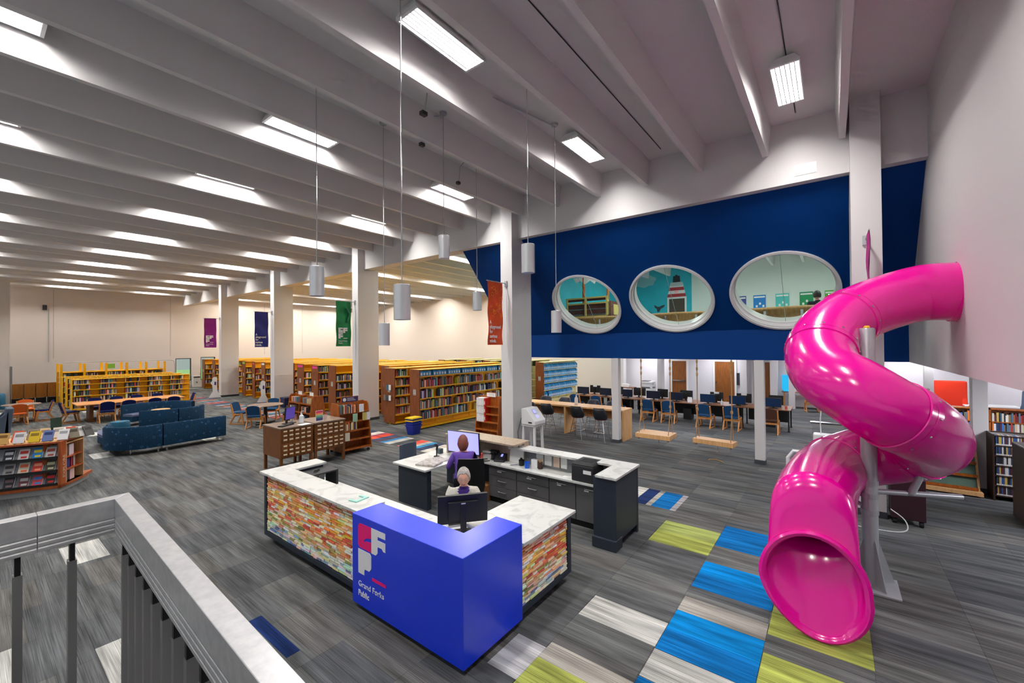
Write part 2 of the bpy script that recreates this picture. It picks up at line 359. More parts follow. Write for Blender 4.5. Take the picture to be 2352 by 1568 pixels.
# partition to the play room: white wall along the hall, blue leaning wall with three round windows, blue band
YR = -1.303
rw = MB().box(-5, 12.46, YR-.12, YR, 2.55, ZJ+.02)
rw.build('wall_right', PAINT, kind=S)
A0 = Vector((9.95, 0, ZG)); A1 = Vector((12.34, 0, 3.335)); DD = (A1-A0).normalized(); NN = Vector((-DD.z, 0, DD.x)); NN = NN if NN.x > 0 else -NN
SL = (A1-A0).length
def onb(y, s, d=0): return Vector((A0.x+DD.x*s+NN.x*d, y, A0.z+DD.z*s+NN.z*d))
WIN = [(6.0, 2.5), (3.475, 2.52), (.92, 2.53)]; WR = 1.1
bw = MB()
def wall_holes(mb, y0, y1, d):
    cells = [(y0, 2.2), (2.2, 4.74), (4.74, 7.25)]
    N = 64
    for (a, b), (wy, ws) in zip(cells, WIN[::-1]):
        outer, inner = [], []
        for k in range(N):
            t = 2*PI*(k+.5)/N; c, s_ = math.cos(t), math.sin(t)
            inner.append(onb(wy+WR*c, ws+WR*s_, d))
            tx = ((b if c > 0 else a)-wy)/c if abs(c) > 1e-6 else 1e9
            ty = ((SL if s_ > 0 else 0)-ws)/s_ if abs(s_) > 1e-6 else 1e9
            q = min(tx, ty); outer.append(onb(wy+q*c, ws+q*s_, d))
        mb.rings([outer, inner], cap=False)
        for cy, cs in ((a, 0), (b, 0), (b, SL), (a, SL)):   # corner triangles
            P = onb(cy, cs, d); i = min(range(N), key=lambda k: (outer[k]-P).length)
            for j in (i-1, i): mb.add([outer[j % N], outer[(j+1) % N], P], [(0, 1, 2)])
    mb.add([onb(7.25, 0, d), onb(y1, 0, d), onb(y1, SL, d), onb(7.25, SL, d)], [(0, 1, 2, 3)])
wall_holes(bw, YR, 9.6, 0)
bw.box(A1.x, A1.x+.14, YR, 9.6, 2.55, 3.335)
bw.add([A0, onb(9.6, 0), onb(9.6, 0, .3), onb(0, 0, .3)], [(0, 1, 2, 3)])
bw.add([onb(9.6, 0), onb(9.6, SL), (12.5, 9.6, 3.3), (14, 9.6, 3.3), (14, 9.6, 6.1)], [(0, 1, 2, 3, 4)])
bw.build('wall_blue', NAVY, kind=S)
for k, (wy, ws) in enumerate(WIN):
    def ring(r, d): return [onb(wy+r*math.cos(2*PI*j/64), ws+r*math.sin(2*PI*j/64), d) for j in range(64)]
    wn = MB().rings([ring(WR+.005, .3), ring(WR+.005, -.045), ring(WR-.045, -.05), ring(WR-.05, -.02), ring(WR-.075, -.015), ring(WR-.08, .1), ring(WR-.11, .105), ring(WR-.11, .3)], cap=False, closed=True).build('window_%d' % (k+3), WHITE, kind=S, smooth=True)
    for sgn in (1, -1):
        pts = [onb(wy+sgn*(.004+(WR-.1)*abs(math.cos(t))) if abs(math.cos(t)) > 1e-3 else wy+sgn*.004, ws+(WR-.1)*math.sin(t), .16) for t in [PI/2-PI*j/24 for j in range(25)]]
        MB().add(pts, [tuple(range(25))]).build('pane', GLASS, wn)
    P0, P1 = onb(wy, ws-WR+.1, .155), onb(wy, ws+WR-.1, .155)
    MB().tube([P0, P1], .006, 6).build('glass_joint', mat('clear_sealant', (170, 190, 185), .3), wn)
# low opening under the band: posts
for px_, py_ in ((12.12, 5.27), (12.05, 1.46), (12.25, -2.29), (18.6, -2.4)):
    p = box('post', PAINT, px_-.1, px_+.1, py_-.11, py_+.11, 0, 2.56, kind=S, bevel=.01)
    box('baseboard', mat('rubber_base'), px_-.11, px_+.11, py_-.12, py_+.12, 0, .1, p)
for k, (px_, py_, w_) in enumerate(((23.2, 9.8, .5), (22.6, 7.3, .25), (23.1, 2.2, .3), (23.0, 1.5, .24))):
    box('post', PAINT, px_-.2, px_+.2, py_-w_/2, py_+w_/2, 0, 2.75, kind=S)
box('ceiling_low', PAINT, 12.5, 24.2, -8, 9.6, 2.72, 2.9, kind=S)
box('ceiling_low_side', PAINT, -2, 12.5, -8, YR-.13, 2.72, 2.9, kind=S)
box('wall_computer_room', mat('lilac_white_paint', (214, 211, 214), .7), 23.7, 23.9, -8, 9.7, 0, 2.9, kind=S)
box('wall_low_side', PAINT, -2, 23.9, -8.2, -8, 0, 2.9, kind=S)
# doors on the computer room wall
for k, (ya, yb) in enumerate(((6.28, 7.03), (3.96, 4.87), (2.25, 3.12))):
    d = box('door_%d' % (k+1), DOORWOOD, 23.66, 23.7, ya, yb, 0, 2.06, kind=S)
    box('door_frame', WHITE, 23.64, 23.71, ya-.09, ya, 0, 2.14, d); box('door_frame', WHITE, 23.64, 23.71, yb, yb+.09, 0, 2.14, d); box('door_frame', WHITE, 23.64, 23.71, ya, yb, 2.06, 2.14, d)
    if k == 0: box('push_bar', CHROME, 23.58, 23.63, ya+.05, yb-.05, .98, 1.03, d)
    else: MB().disc((0, 0, 0), .03, .07).build('door_knob', CHROME, d, (23.66, ya+.07 if k == 2 else yb-.07, 1.0), rot=(0, -PI/2, 0))
# ---------------------------------------------------------------- ceiling fixtures
def fixture_proto():
    t = thing('ceiling_light', '', 'ceiling light')
    MB().frust((-.64, .64, -.19, .19), (-.6, .6, -.12, .12), 0, .1).build('housing', WHITE, t, bevel=.012)
    f = MB().box(-.64, .64, -.19, -.175, -.04, 0).box(-.64, .64, .175, .19, -.04, 0).box(-.64, -.6, -.175, .175, -.04, 0).box(.6, .64, -.175, .175, -.04, 0).build('frame', WHITE, t)
    for k in range(5):
        y = -.12+k*.06
        MB().box(-.6, .6, y-.006, y+.006, -.045, -.02).build('louvre', mat('louvre_grey', (120, 118, 122), .4), t)
    return t
FIX0 = fixture_proto(); n = 0
names = {(0, 1): 'hanging above the slide', (1, 1): 'nearest the first banner column, in the bay beside the slide bay', (1, 0): 'large in the bay above the blue desk block', (2, 0): 'at the upper corner of the hall ceiling', (2, 1): 'above the aisle between desk and sofas', (2, 2): 'behind the short pendant near the first girder column'}
for r in range(11):
    y = .51+3.6255*r-(.05 if r == 1 else 0)+(.19 if r > 1 else 0)
    for c, x in enumerate((-.01, 3.9, 7.88)):
        if r == 0 and c < 2 and False: continue
        z = 7.08
        xx = x
        o = FIX0 if n == 0 else copy_tree(FIX0); n += 1
        o.location = (xx, y, z)
        o['label'] = 'white louvred fluorescent fixture '+names[(r, c)] if (r, c) in names else 'white louvred fixture up in the %s lit ceiling bay, %s from the girder' % (ORD[r], ORD[2-c])
        if (r, c) not in names: o['group'] = 'fixtures up between the joists'
        area_lamp('lamp', (xx, y, z-.012), 1.18, .34, LAMP_W)
for y in range(5):
    for x in (13.5, 17.5, 21.5): area_lamp('reading_room_lamp', (x, 12.5+6*y, 6.9), 1.2, .4, LAMP_W*1.25, (1, .93, .82))
# ---------------------------------------------------------------- spiral tube slide
def build_slide():
    t = thing('tube_slide', 'glossy pink spiral tube slide coming out of the white wall', 'slide', (6.84, -.34, 0))
    off = Vector((6.84, -.34, 0)); RT = .38
    P = [(7.93, -1.36, 3.63), (7.9, -1.107, 3.65), (7.88, -.893, 3.63), (7.74, -.54, 3.515), (7.4, -.19, 3.33), (7.0, .056, 3.09), (6.58, .13, 2.80), (6.28, .036, 2.588), (6.1, -.179, 2.437), (6.1, -.434, 2.25), (6.3, -.662, 2.09),
         (6.75, -0.847, 1.901), (7.2, -0.886, 1.709), (7.42, -0.599, 1.524), (7.34, -0.24, 1.417), (6.9, 0.041, 1.321), (6.2, 0.16, 1.261), (5.62, 0.197, 1.203)]
    path = catmull([Vector(p)-off for p in P], 6); n = 40
    frames = []; up = Vector((0, 0, 1))
    for i, p in enumerate(path):
        d = (path[min(i+1, len(path)-1)]-path[max(i-1, 0)]).normalized()
        a = d.cross(Vector((0, 0, 1))).normalized(); b = a.cross(d).normalized(); frames.append((p, a, b, d))
    def ring(i, r, sh=0):
        p, a, b, d = frames[i]; return [p+d*sh+(a*math.cos(2*PI*j/n)+b*math.sin(2*PI*j/n))*r for j in range(n)]
    cuts = [0, 24, 34, 57, 74, 88, len(path)-1]
    for s_ in range(len(cuts)-1):
        MB().rings([ring(i, RT) for i in range(cuts[s_], cuts[s_+1]+1)], cap=False).build('tube_section', PINK, t, smooth=True)
    bolt = MB().lathe([(.012, 0), (.012, .004), (.006, .009)], n=8).build('bolt', CHROME); bme = bolt.data; bpy.data.objects.remove(bolt)
    for ci, i in enumerate(cuts[:-1]):
        i = max(i, 1)
        fl = MB().rings([ring(i, RT, -.075), ring(i, RT+.012, -.07), ring(i, RT+.012, -.004), ring(i, RT+.004, -.001), ring(i, RT+.004, .001), ring(i, RT+.012, .004), ring(i, RT+.012, .07), ring(i, RT, .075)], cap=False).build('coupling_flange', PINK, t, smooth=True)
        for j in range(0, 12):
            p, a, b, d = frames[i]; an = 2*PI*(j+.3)/12; v = a*math.cos(an)+b*math.sin(an)
            o = bpy.data.objects.new('bolt', bme); COL.objects.link(o); o.parent = fl
            o.location = p+v*(RT+.012)+d*(.04 if ci % 2 else -.04); o.rotation_euler = v.to_track_quat('Z', 'Y').to_euler()
    # exit scoop: loft from the last ring to the flared rim standing on the floor
    p, a, b, d = frames[-1]
    c0 = p; R0 = ring(len(path)-1, RT)
    rim_c = Vector((5.27, .195, .52))-off
    def rim(kx, kz, dx, lift=0):
        out = []
        for j in range(n):
            an = 2*PI*j/n; y = math.cos(an)*kx; z = math.sin(an)*kz
            if z < 0: y *= 1-.1*(-z/kz)**2
            out.append(rim_c+Vector((dx+.10*z, y*.98+ (-.07)*(-z/kz if z < 0 else 0), z+lift)))
        return out
    E0 = rim(.405, .455, 0); loft = []
    for q in range(9):
        w_ = q/9; h0, h1, h2, h3 = 2*w_**3-3*w_**2+1, -2*w_**3+3*w_**2, w_**3-2*w_**2+w_, w_**3-w_**2
        loft.append([Vector(x)*h0+Vector(y)*h1+d*.62*h2+Vector((-.25, 0, -.55))*h3 for x, y in zip(R0, E0)])
    MB().rings(loft+[E0, rim(.42, .47, -.03), rim(.455, .5, -.045), rim(.485, .518, -.03), rim(.488, .52, .0), rim(.47, .51, .03)], cap=False).build('exit_scoop', PINK, t, smooth=True)
    # steel post with gusseted foot and the two support arms
    post = MB().lathe([(.082, 0), (.082, 3.14), (.07, 3.16)], (0, 0, 0), 24).build('support_post', STEEL, t, smooth=True)
    MB().lathe([(.03, 0), (.034, .012), (.02, .03), (0.001, .03)], (0, 0, 3.16), 8).build('post_cap', YEL, post)
    MB().box(-.3, .22, -.26, .26, 0, .018).build('base_plate', STEEL, post)
    for k in range(4):
        an = k*PI/2+.5; c, s_ = math.cos(an), math.sin(an)
        MB().prism([(.06*c, .06*s_, .018), (.27*c, .27*s_, .018), (.25*c, .25*s_, .06), (.06*c, .06*s_, .62)], (-.012*s_, .012*c, 0)).build('gusset', STEEL, post)
    for zz in (.86, 1.06, 1.22):
        MB().lathe([(.09, 0), (.09, .06)], (0, 0, zz), 20).build('clamp_band', STEEL, post)
    arm = MB().tube([(.05, -.06, 1.13), (.5, -.88, 1.1)], .032, 10).build('support_arm', STEEL, t, smooth=True)
    MB().tube([(.22, -.4, 1.12), (.24, -.5, 1.38)], .04, 10).build('strut', STEEL, arm, smooth=True)
    MB().box(-.03, .03, -.1, .1, -.006, .006).build('saddle_plate', STEEL, arm, (.22, -.45, 1.36), rot=(.5, .2, .4))
    arm2 = MB().tube([(-.02, .07, .95), (.1, .36, 1.1)], .025, 8).build('support_arm', STEEL, t, smooth=True)
    MB().box(-.05, .05, -.004, .004, -.05, .06).build('saddle_plate', STEEL, arm2, (.1, .36, 1.12), rot=(.6, 0, .5))
build_slide()
# ---------------------------------------------------------------- stair guard rail close to the camera
def build_rail():
    Z1 = 2.06
    t = thing('guard_rail', 'brushed aluminium guard rail with flat fin balusters turning a corner', 'railing')
    gx, gy = GX, GY
    # profile (w across, z) of the box rail with three grooves on the inner face
    def prof(off): return [(0, Z1), (0, Z1-.115), (.006, Z1-.118), (.006, Z1-.122), (0, Z1-.125), (0, Z1-.145), (.006, Z1-.148), (.006, Z1-.152), (0, Z1-.155), (0, Z1-.175), (.006, Z1-.178), (.006, Z1-.182), (0, Z1-.185), (0, Z1-.205), (.082, Z1-.205), (.082, Z1)]
    pr_ = prof(0)
    def run(axis, segs, name):
        for a, b in segs:
            R = []
            for q, mit in ((a, 0), (b, 1)):
                ring = []
                for w_, z in pr_:
                    if axis == 'x': ring.append((q+(w_ if q == gx else 0), gy+w_, z))
                    else: ring.append((gx+w_-(gy-q)*.031, q+(w_ if q == gy else 0), z))
                R.append(ring)
            MB().rings(R).build(name, ALU, t, bevel=.003, seg=1)
    run('x', ((-2.2, .25), (.252, gx)), 'top_rail')
    run('y', ((gy, -.9),), 'top_rail')
    fin = MB().box(-.018, .018, -.026, .026, .0, Z1-.31).build('baluster', FIN); fme = fin.data; bpy.data.objects.remove(fin)
    pin = MB().box(-.011, .011, -.024, .024, Z1-.31, Z1-.2).build('pin', BLACK); pme = pin.data; bpy.data.objects.remove(pin)
    spots = [(gx-.177-.207*k, gy+.041, 0) for k in range(9)]+[(gx+.041-(.13+.19*k)*.031, gy-.13-.19*k, PI/2) for k in range(16)]
    for x, y, r in spots:
        o = bpy.data.objects.new('baluster', fme); COL.objects.link(o); o.parent = t; o.location = (x, y, 0); o.rotation_euler = (0, 0, r)
        q = bpy.data.objects.new('fixing_pin', pme); COL.objects.link(q); q.parent = o
GX, GY = .565, 3.51
build_rail()
# ---------------------------------------------------------------- service desks
MAG = mat('logo_magenta', (236, 0, 118), .5); LWHITE = mat('logo_white', (232, 232, 236), .5)
GAPM = mat('panel_shadow_gap', (30, 24, 20), .9)
bcol = {0: [(190, 110, 84), (196, 132, 104), (206, 160, 130), (176, 84, 66), (198, 150, 126)], 1: [(206, 150, 74), (200, 130, 62), (214, 178, 110), (196, 152, 48), (208, 168, 96), (186, 104, 66)],
        2: [(190, 84, 54), (204, 110, 78), (208, 140, 96), (196, 160, 90), (180, 70, 60)], 3: [(110, 118, 62), (196, 160, 112), (140, 130, 70), (204, 130, 90), (190, 172, 130)], 4: [(160, 176, 180), (196, 196, 190), (120, 150, 180), (188, 172, 140), (206, 204, 198), (96, 110, 150)]}
def book_bricks(parent, horiz, a0, a1, z0, z1, face, limit, rows):
    """rows of books lying flat, fore edges and spines out; horiz 'y': the face looks to -x at x=face, 'x': to -y at y=face"""
    rng = random.Random(3 if horiz == 'y' else 5)
    if 'unit' not in book_bricks.__dict__:
        o = MB().box(0, 1, 0, 1, 0, 1).build('book', BOOKO); book_bricks.unit = o.data; bpy.data.objects.remove(o)
    hh = (z1-z0)/rows; items = []
    for r in range(rows):
        a = a0-rng.uniform(0, .1)
        while a < a1:
            w = rng.choice((.09, .12, .14, .17, .2)); b = min(a+w, a1); aa = max(a, a0)
            if b-aa > .015:
                t = 1-(r+.5)/rows+rng.uniform(-.12, .12); band = 0 if t < .14 else 1 if t < .42 else 2 if t < .62 else 3 if t < .8 else 4
                c = rng.choice(bcol[band]) if rng.random() > .3 else rng.choice(((214, 196, 168), (222, 210, 190), (206, 180, 150), (226, 220, 208))); c = tuple(min(255, int(v*rng.uniform(1.0, 1.3)+14)) for v in c)
                items.append((aa+.003, b-.003, z0+r*hh+.004+rng.uniform(0, .004), z0+(r+1)*hh-.002, rng.uniform(.0, .016), c))
            a = b
    items.sort(key=lambda i: i[0]); mb = MB()
    for k, (p, q, u, v, d, c) in enumerate(items):
        if k < limit:
            o = bpy.data.objects.new('book', book_bricks.unit); COL.objects.link(o); o.parent = parent; o.color = (*s2l(c), 1)
            if horiz == 'y': o.location = (face+d, p, u); o.scale = (.05-d, q-p, v-u)
            else: o.location = (p, face+d, u); o.scale = (q-p, .05-d, v-u)
        else:
            mb.col = s2l(c)
            mb.box(*((face+d, face+.05, p, q) if horiz == 'y' else (p, q, face+d, face+.05)), u, v)
    if mb.f: mb.build('book_rows', BOOKA, parent, kind='stuff')
def front_desk():
    t = thing('service_desk', 'L-shaped service desk with bright blue corner block and panels of stacked books', 'desk', (3.4, 4.4, 0), ab=True)
    L = [(2.725, 2.66), (3.63, 2.66), (3.63, 3.02), (3.11, 3.02), (3.11, 4.42), (2.725, 4.42)]
    blk = MB().prism([(x, y, .062) for x, y in L], (0, 0, 1.008)).build('corner_block', BLUE, t, bevel=.004, seg=1)
    blk['label'] = 'royal blue laminate corner block with white and magenta library logo'
    MB().prism([(x, y, 0) for x, y in [(2.83, 2.76), (3.55, 2.76), (3.55, 3.0), (3.1, 3.0), (3.1, 4.4), (2.83, 4.4)]], (0, 0, .062)).build('toe_kick', BLACK, t)
    # logo on the long face (x = 2.725)
    def glyph(name, polys, m):
        mb = MB()
        for P in polys: mb.prism([(2.7205, 4.297-u, v) for u, v in P], (.006, 0, 0))
        return mb.build(name, m, blk)
    g0, g1, zt, zb = 0, .252, .99, .72
    glyph('logo_letter', [[(.03, .99), (.245, .99), (.252, .985), (.252, .93), (.252, .87), (.17, .855), (.13, .835), (.11, .81), (.11, .8), (0, .8), (0, .96)], [(0, .8), (.11, .8), (.15, .815), (.252, .825), (.252, .72), (.03, .72), (0, .745)]], MAG)
    glyph('logo_letter', [[(.252, .99), (.502, .99), (.502, .925), (.365, .925), (.365, .885), (.252, .885)], [(.252, .885), (.502, .885), (.502, .79), (.465, .79), (.44, .815), (.365, .815), (.365, .745), (.33, .714), (.252, .714)]], LWHITE)
    glyph('logo_letter', [[(0, .70), (.22, .70), (.247, .675), (.247, .63), (.145, .63), (.145, .56), (.115, .56), (.115, .43), (0, .43)], [(.115, .56), (.145, .56), (.145, .63), (.247, .63), (.247, .54), (.21, .5), (.13, .5), (.115, .48)]], LWHITE)
    glyph('logo_bar', [[(.264, .45), (.505, .45), (.505, .418), (.264, .418)]], MAG)
    text('Grand Forks', LWHITE, .088, blk, (2.7225, 4.3, .285), (PI/2, 0, -PI/2), sx=1.06)
    text('Public', LWHITE, .088, blk, (2.7225, 4.3, .18), (PI/2, 0, -PI/2), bold=.0018, sx=.98)
    # long wing
    tp = MB().box(2.79, 3.17, 4.42, 7.08, 1.03, 1.065).box(3.17, 3.69, 6.74, 7.08, 1.03, 1.065).build('counter_top', STONE, t, bevel=.004)
    MB().box(2.9, 3.14, 4.42, 7.0, .13, 1.03).box(3.14, 3.64, 6.76, 7.0, .13, 1.03).build('carcass', NAVYBASE, t)
    fr = MB().box(2.83, 2.905, 6.94, 7.01, .1, 1.03).box(2.83, 2.905, 4.42, 6.94, .1, .165).box(2.85, 2.9, 4.42, 6.94, 1.0, 1.03).build('panel_frame', NAVYBASE, t)
    bp = MB().box(2.885, 2.9, 4.42, 6.94, .165, 1.0).build('book_panel', GAPM, t)
    bp['label'] = 'panel of flat stacked book edges running from pink through orange and green to pale blue'
    book_bricks(bp, 'y', 4.43, 6.935, .17, .995, 2.836, 300, 26)
    MB().box(2.96, 3.1, 4.42, 6.86, 0, .13).build('toe_kick', NAVYBASE, t)
    ws = MB().prism([(x, y, .725) for x, y in [(3.11, 3.02), (4.0, 3.02), (4.0, 3.52), (3.76, 4.1), (3.76, 7.0), (3.11, 7.0)]], (0, 0, .035)).build('work_surface', STONE, t, bevel=.003)
    MB().box(3.72, 3.76, 6.6, 7.0, 0, .725).box(3.72, 3.75, 5.2, 5.24, 0, .725).build('support_panel', NAVYBASE, t)
    # short wing
    MB().box(3.635, 4.77, 2.64, 3.53, .83, .865).build('counter_top', STONE, t, bevel=.004)
    MB().box(3.635, 4.7, 2.74, 3.3, .12, .83).build('carcass', NAVYBASE, t)
    MB().box(4.62, 4.7, 2.675, 2.745, .1, .83).box(3.635, 4.62, 2.675, 2.745, .1, .16).box(3.635, 4.62, 2.7, 2.745, .81, .83).build('panel_frame', NAVYBASE, t)
    bp2 = MB().box(3.635, 4.62, 2.735, 2.75, .16, .81).build('book_panel', GAPM, t)
    book_bricks(bp2, 'x', 3.64, 4.615, .165, .805, 2.68, 300, 22)
    MB().box(3.635, 4.6, 2.8, 3.2, 0, .12).build('toe_kick', BLACK, t)
    # charcoal organiser box in the crook of the long wing
    o = thing('organiser_box', 'charcoal cube organiser with white notice inside at the far counter end', 'box', (3.45, 6.6, .76), ab=True)
    MB().box(3.24, 3.7, 6.4, 6.735, .98, 1.0).box(3.24, 3.27, 6.42, 6.73, .762, .98).box(3.665, 3.7, 6.4, 6.73, .762, .98).build('shell', DGREY, o)
    MB().box(3.29, 3.64, 6.72, 6.725, .765, .97).build('notice', PAPER, o)
    MB().tube([(3.42, 6.715, .8), (3.45, 6.715, .88), (3.5, 6.715, .83), (3.54, 6.715, .87)], .006, 6).build('drawing', BLACK, o)
    MB().frust((-.06, .06, -.025, .025), (-.04, .04, -.015, .015), 0, .035).build('stapler', BLACK, None, (3.42, 6.55, 1.002), .6)
    tag(bpy.data.objects['stapler'], 'small black stapler on the charcoal organiser box', 'stapler')
    c = tag(MB().box(-.1, .1, -.07, -.03, 0, .012).box(-.1, -.06, -.03, .07, 0, .012).box(.06, .1, -.03, .07, 0, .012).build('card_holder', mat('mint_acrylic', (150, 205, 195), .3), None, (3.02, 4.75, 1.067), .15), 'mint acrylic card holder on the white counter beside the blue block', 'holder')
front_desk()
def back_desk():
    t = thing('staff_desk', 'long staff desk with marble top and dark grey drawer fronts behind the service desk', 'desk', (6.2, 4.5, 0), ab=True)
    MB().prism([(x, y, .725) for x, y in [(5.0, 5.8), (6.05, 5.8), (6.05, 2.87), (6.5, 2.87), (6.5, 6.75), (5.02, 6.75)]], (0, 0, .035)).build('desk_top', STONE, t, bevel=.004)
    MB().box(5.1, 5.2, 5.86, 6.68, 0, .725).build('end_panel', NAVYBASE, t, bevel=.004)
    MB().box(6.18, 6.46, 2.87, 5.28, 0, .1).build('toe_kick', BLACK, t)
    MB().box(6.16, 6.48, 2.87, 5.28, .1, .725).build('carcass', GREYLAM, t)
    MB().box(6.44, 6.5, 5.28, 6.75, 0, .725).build('modesty_panel', NAVYBASE, t)
    spans = [(4.62, 5.28, 3), (3.92, 4.61, 3), (3.4, 3.91, 1), (2.89, 3.39, 1)]
    for a, b, k in spans:
        for i in range(k):
            z0, z1 = .11+.61*i/k, .11+.61*(i+1)/k-.008
            d = MB().box(6.138, 6.16, a+.004, b-.004, z0, z1).build('drawer' if k > 1 else 'cabinet_door', GREYLAM, t, bevel=.002, seg=1)
            zc = z1-.07 if k == 1 else (z0+z1)/2+.02; yc = (a+b)/2
            MB().tube([(6.137, yc-.09, zc), (6.115, yc-.085, zc), (6.115, yc+.085, zc), (6.137, yc+.09, zc)], .006, 6).build('handle', STEEL, d)
            if k == 1 or i == 2: MB().box(6.1355, 6.138, yc+.02, yc+.12 if k > 1 else yc+.1, zc-.045, zc-.025).build('label_strip', PAPER, d)
    # transaction ledge with pin-up strip and end pedestal
    MB().prism([(x, y, 1.035) for x, y in [(6.26, 4.68), (6.56, 4.68), (6.56, 2.47), (5.64, 2.47), (5.64, 2.8), (6.26, 2.8)]], (0, 0, .035)).build('ledge_top', STONE, t, bevel=.004)
    MB().box(6.44, 6.5, 2.8, 4.68, .76, 1.035).build('pin_strip', mat('grey_tackboard', (132, 134, 138), .8), t)
    ped = MB().box(5.7, 6.52, 2.5, 2.86, .12, 1.035).build('end_pedestal', NAVYBASE, t, bevel=.004)
    MB().box(5.66, 5.9, 2.49, 2.87, 0, .16).build('plinth_block', NAVYBASE, ped, bevel=.01)
    MB().box(5.9, 6.5, 2.6, 2.85, 0, .12).build('toe_kick', BLACK, ped)
    MB().box(6.5, 6.56, 2.5, 6.7, .0, 1.035).build('back_panel', NAVYBASE, t)
    MB().box(6.08, 6.56, 4.62, 6.42, 1.13, 1.165).box(6.4, 6.56, 4.62, 6.42, .76, 1.13).box(6.12, 6.4, 6.38, 6.42, .76, 1.13).build('taupe_ledge', TAUPE, t, bevel=.004)
    for k, y in enumerate((4.95, 4.82, 4.68)): MB().box(6.392, 6.4, y-.05, y+.05, .98, 1.1).build('pinned_note', PAPER, t)
    for k, (y, c) in enumerate(((4.3, PAPER), (4.12, PAPER), (3.93, mat('peach_note', (226, 200, 180), .8)), (3.8, PAPER))): MB().box(6.432, 6.44, y-.075, y+.075, .8, .98).build('pinned_note', c, t)
    MB().box(6.43, 6.44, 3.18, 3.32, .82, .93).build('power_outlet', mat('outlet_grey', (176, 178, 180), .5), t)
back_desk()
def flat_monitor(name, label, loc, rz, w=.56, h=.34, tilt=.12, screen=BLACK, z0=.12, group=None, back=False, cover=None):
    """screen faces local -x"""
    t = thing(name, label, 'monitor', loc, rz, group)
    MB().box(-.11, .11, -.13, .13, 0, .012).build('stand_base', BLACK, t, bevel=.004)
    MB().box(.055, .08, -.035, .035, .012, z0+h*.66).build('stand_neck', BLACK, t, bevel=.004)
    s_ = MB().box(-.02, .02, -w/2, w/2, 0, h).frust((.02, .05, -w*.3, w*.3), (.02, .05, -w*.3, w*.3), h*.15, h*.8).build('screen_housing', BLACK, t, (0, 0, z0), rot=(0, tilt, 0), bevel=.004)
    MB().box(-.0225, -.02, -w/2+.012, w/2-.012, .016, h-.012).build('screen', screen, s_)
    if back: MB().box(.0505, .052, -.025, .025, h*.72, h*.76).build('maker_badge', WHITE, s_)
    if cover: MB().box(.021, .024, -.09, .09, h*.35, h+.01).build('taped_paper', PAPER, s_)
    return t
SCR_V = mat('lit_screen_violet', (150, 150, 238), .3, emit=.9)
SCR_D = mat('dark_screen', (34, 40, 56), .18)
SCR_P = mat('lit_screen_purple', (66, 52, 140), .3, emit=.55)
SCR_B = mat('screen_blue_reflection', (28, 52, 86), .15)  # blue reflection put into the screen's base colour, no glow
# front desk monitor seen from behind: between woman and camera
an = math.atan2(3.349-3.718, 3.847-3.385)      # direction of the top edge
m = flat_monitor('desktop_monitor', 'black desktop monitor seen from behind on the blue desk block', (3.6, 3.51, .762), an+PI/2+PI, .59, .34, .1, SCR_D, .13, back=True)
m = flat_monitor('desktop_monitor', 'large lit violet monitor on the staff desk in front of seated worker', (5.95, 5.75, .762), 0.12, .76, .43, -.06, SCR_V, .12)
# ---------------------------------------------------------------- bookstacks
BK = [(120, 30, 34), (30, 40, 74), (206, 200, 186), (44, 84, 66), (150, 112, 66), (70, 72, 78), (186, 60, 52), (226, 222, 212), (38, 60, 110), (92, 40, 60), (24, 26, 30), (200, 168, 90), (96, 120, 140), (232, 230, 226), (170, 90, 50), (60, 100, 120), (120, 110, 100), (214, 190, 160)]
CN = {0: 'dark red', 1: 'navy', 2: 'cream', 3: 'dark green', 4: 'tan', 5: 'charcoal', 6: 'red', 7: 'off-white', 8: 'blue', 9: 'plum', 10: 'black', 11: 'ochre', 12: 'slate blue', 13: 'white', 14: 'rust brown', 15: 'teal', 16: 'grey-brown', 17: 'beige'}
STUFF = MB()
_o = MB().box(0, 1, 0, 1, 0, 1).build('book', BOOKO); BOOKME = _o.data; bpy.data.objects.remove(_o)
NB = [0]
def book(dim, loc, c, label, rz=0, group=None, ry=0, rx=0, tg=True, name='book'):
    """upright book: dim = thickness, depth, height; loc = lower corner"""
    o = bpy.data.objects.new(name, BOOKME); COL.objects.link(o); o.scale = dim; o.location = loc; o.rotation_euler = (rx, ry, rz); o.color = (*s2l(c), 1)
    NB[0] += 1
    return tag(o, label, 'book', group) if tg else o
def shelf_books(x0, x1, yf, z, hmax, single=None, full=.9, rng=random, dep=.17, spot=None, hmin=.2, palette=None):
    """books standing on a shelf along +x, spines facing -y at yf"""
    x = x0; i = 0
    x1 = x0+(x1-x0)*full
    while x < x1-.03:
        th = rng.uniform(.022, .05); h = min(hmax-.03, rng.uniform(hmin, .29)); ci = rng.randrange(len(BK)) if palette is None else rng.choice(palette); d = rng.uniform(.0, .03)
        if rng.random() < .03: x += rng.uniform(.08, .25); continue
        c = tuple(min(255, int(v*rng.uniform(.8, 1.2))) for v in BK[ci])
        if single and NB[0] < 246:
            book((th-.002, dep, h), (x, yf+d, z+.001), c, '%s book, %s from the end panel on %s' % (CN[ci], ordinal(i), single), group='books on the near stack')
        else:
            STUFF.col = s2l(c); STUFF.box(x, x+th-.002, yf+d, yf+d+dep, z+.001, z+h)
            if h > .2: STUFF.col = s2l((225, 220, 208)); STUFF.box(x+.004, x+th-.006, yf+d-.001, yf+d, z+.012, z+.03)
        x += th; i += 1
def stripes(parent, x, y, z, w=.14):
    g = MB().box(x-.004, x, y-w/2, y+w/2, z-.1, z+.1).build('range_sign', PAPER, parent)
    for k in range(4): MB().box(x-.006, x-.004, y-w/2+.005, y+w/2-.005, z-.085+.05*k, z-.065+.05*k).build('printed_line', BLACK, g)
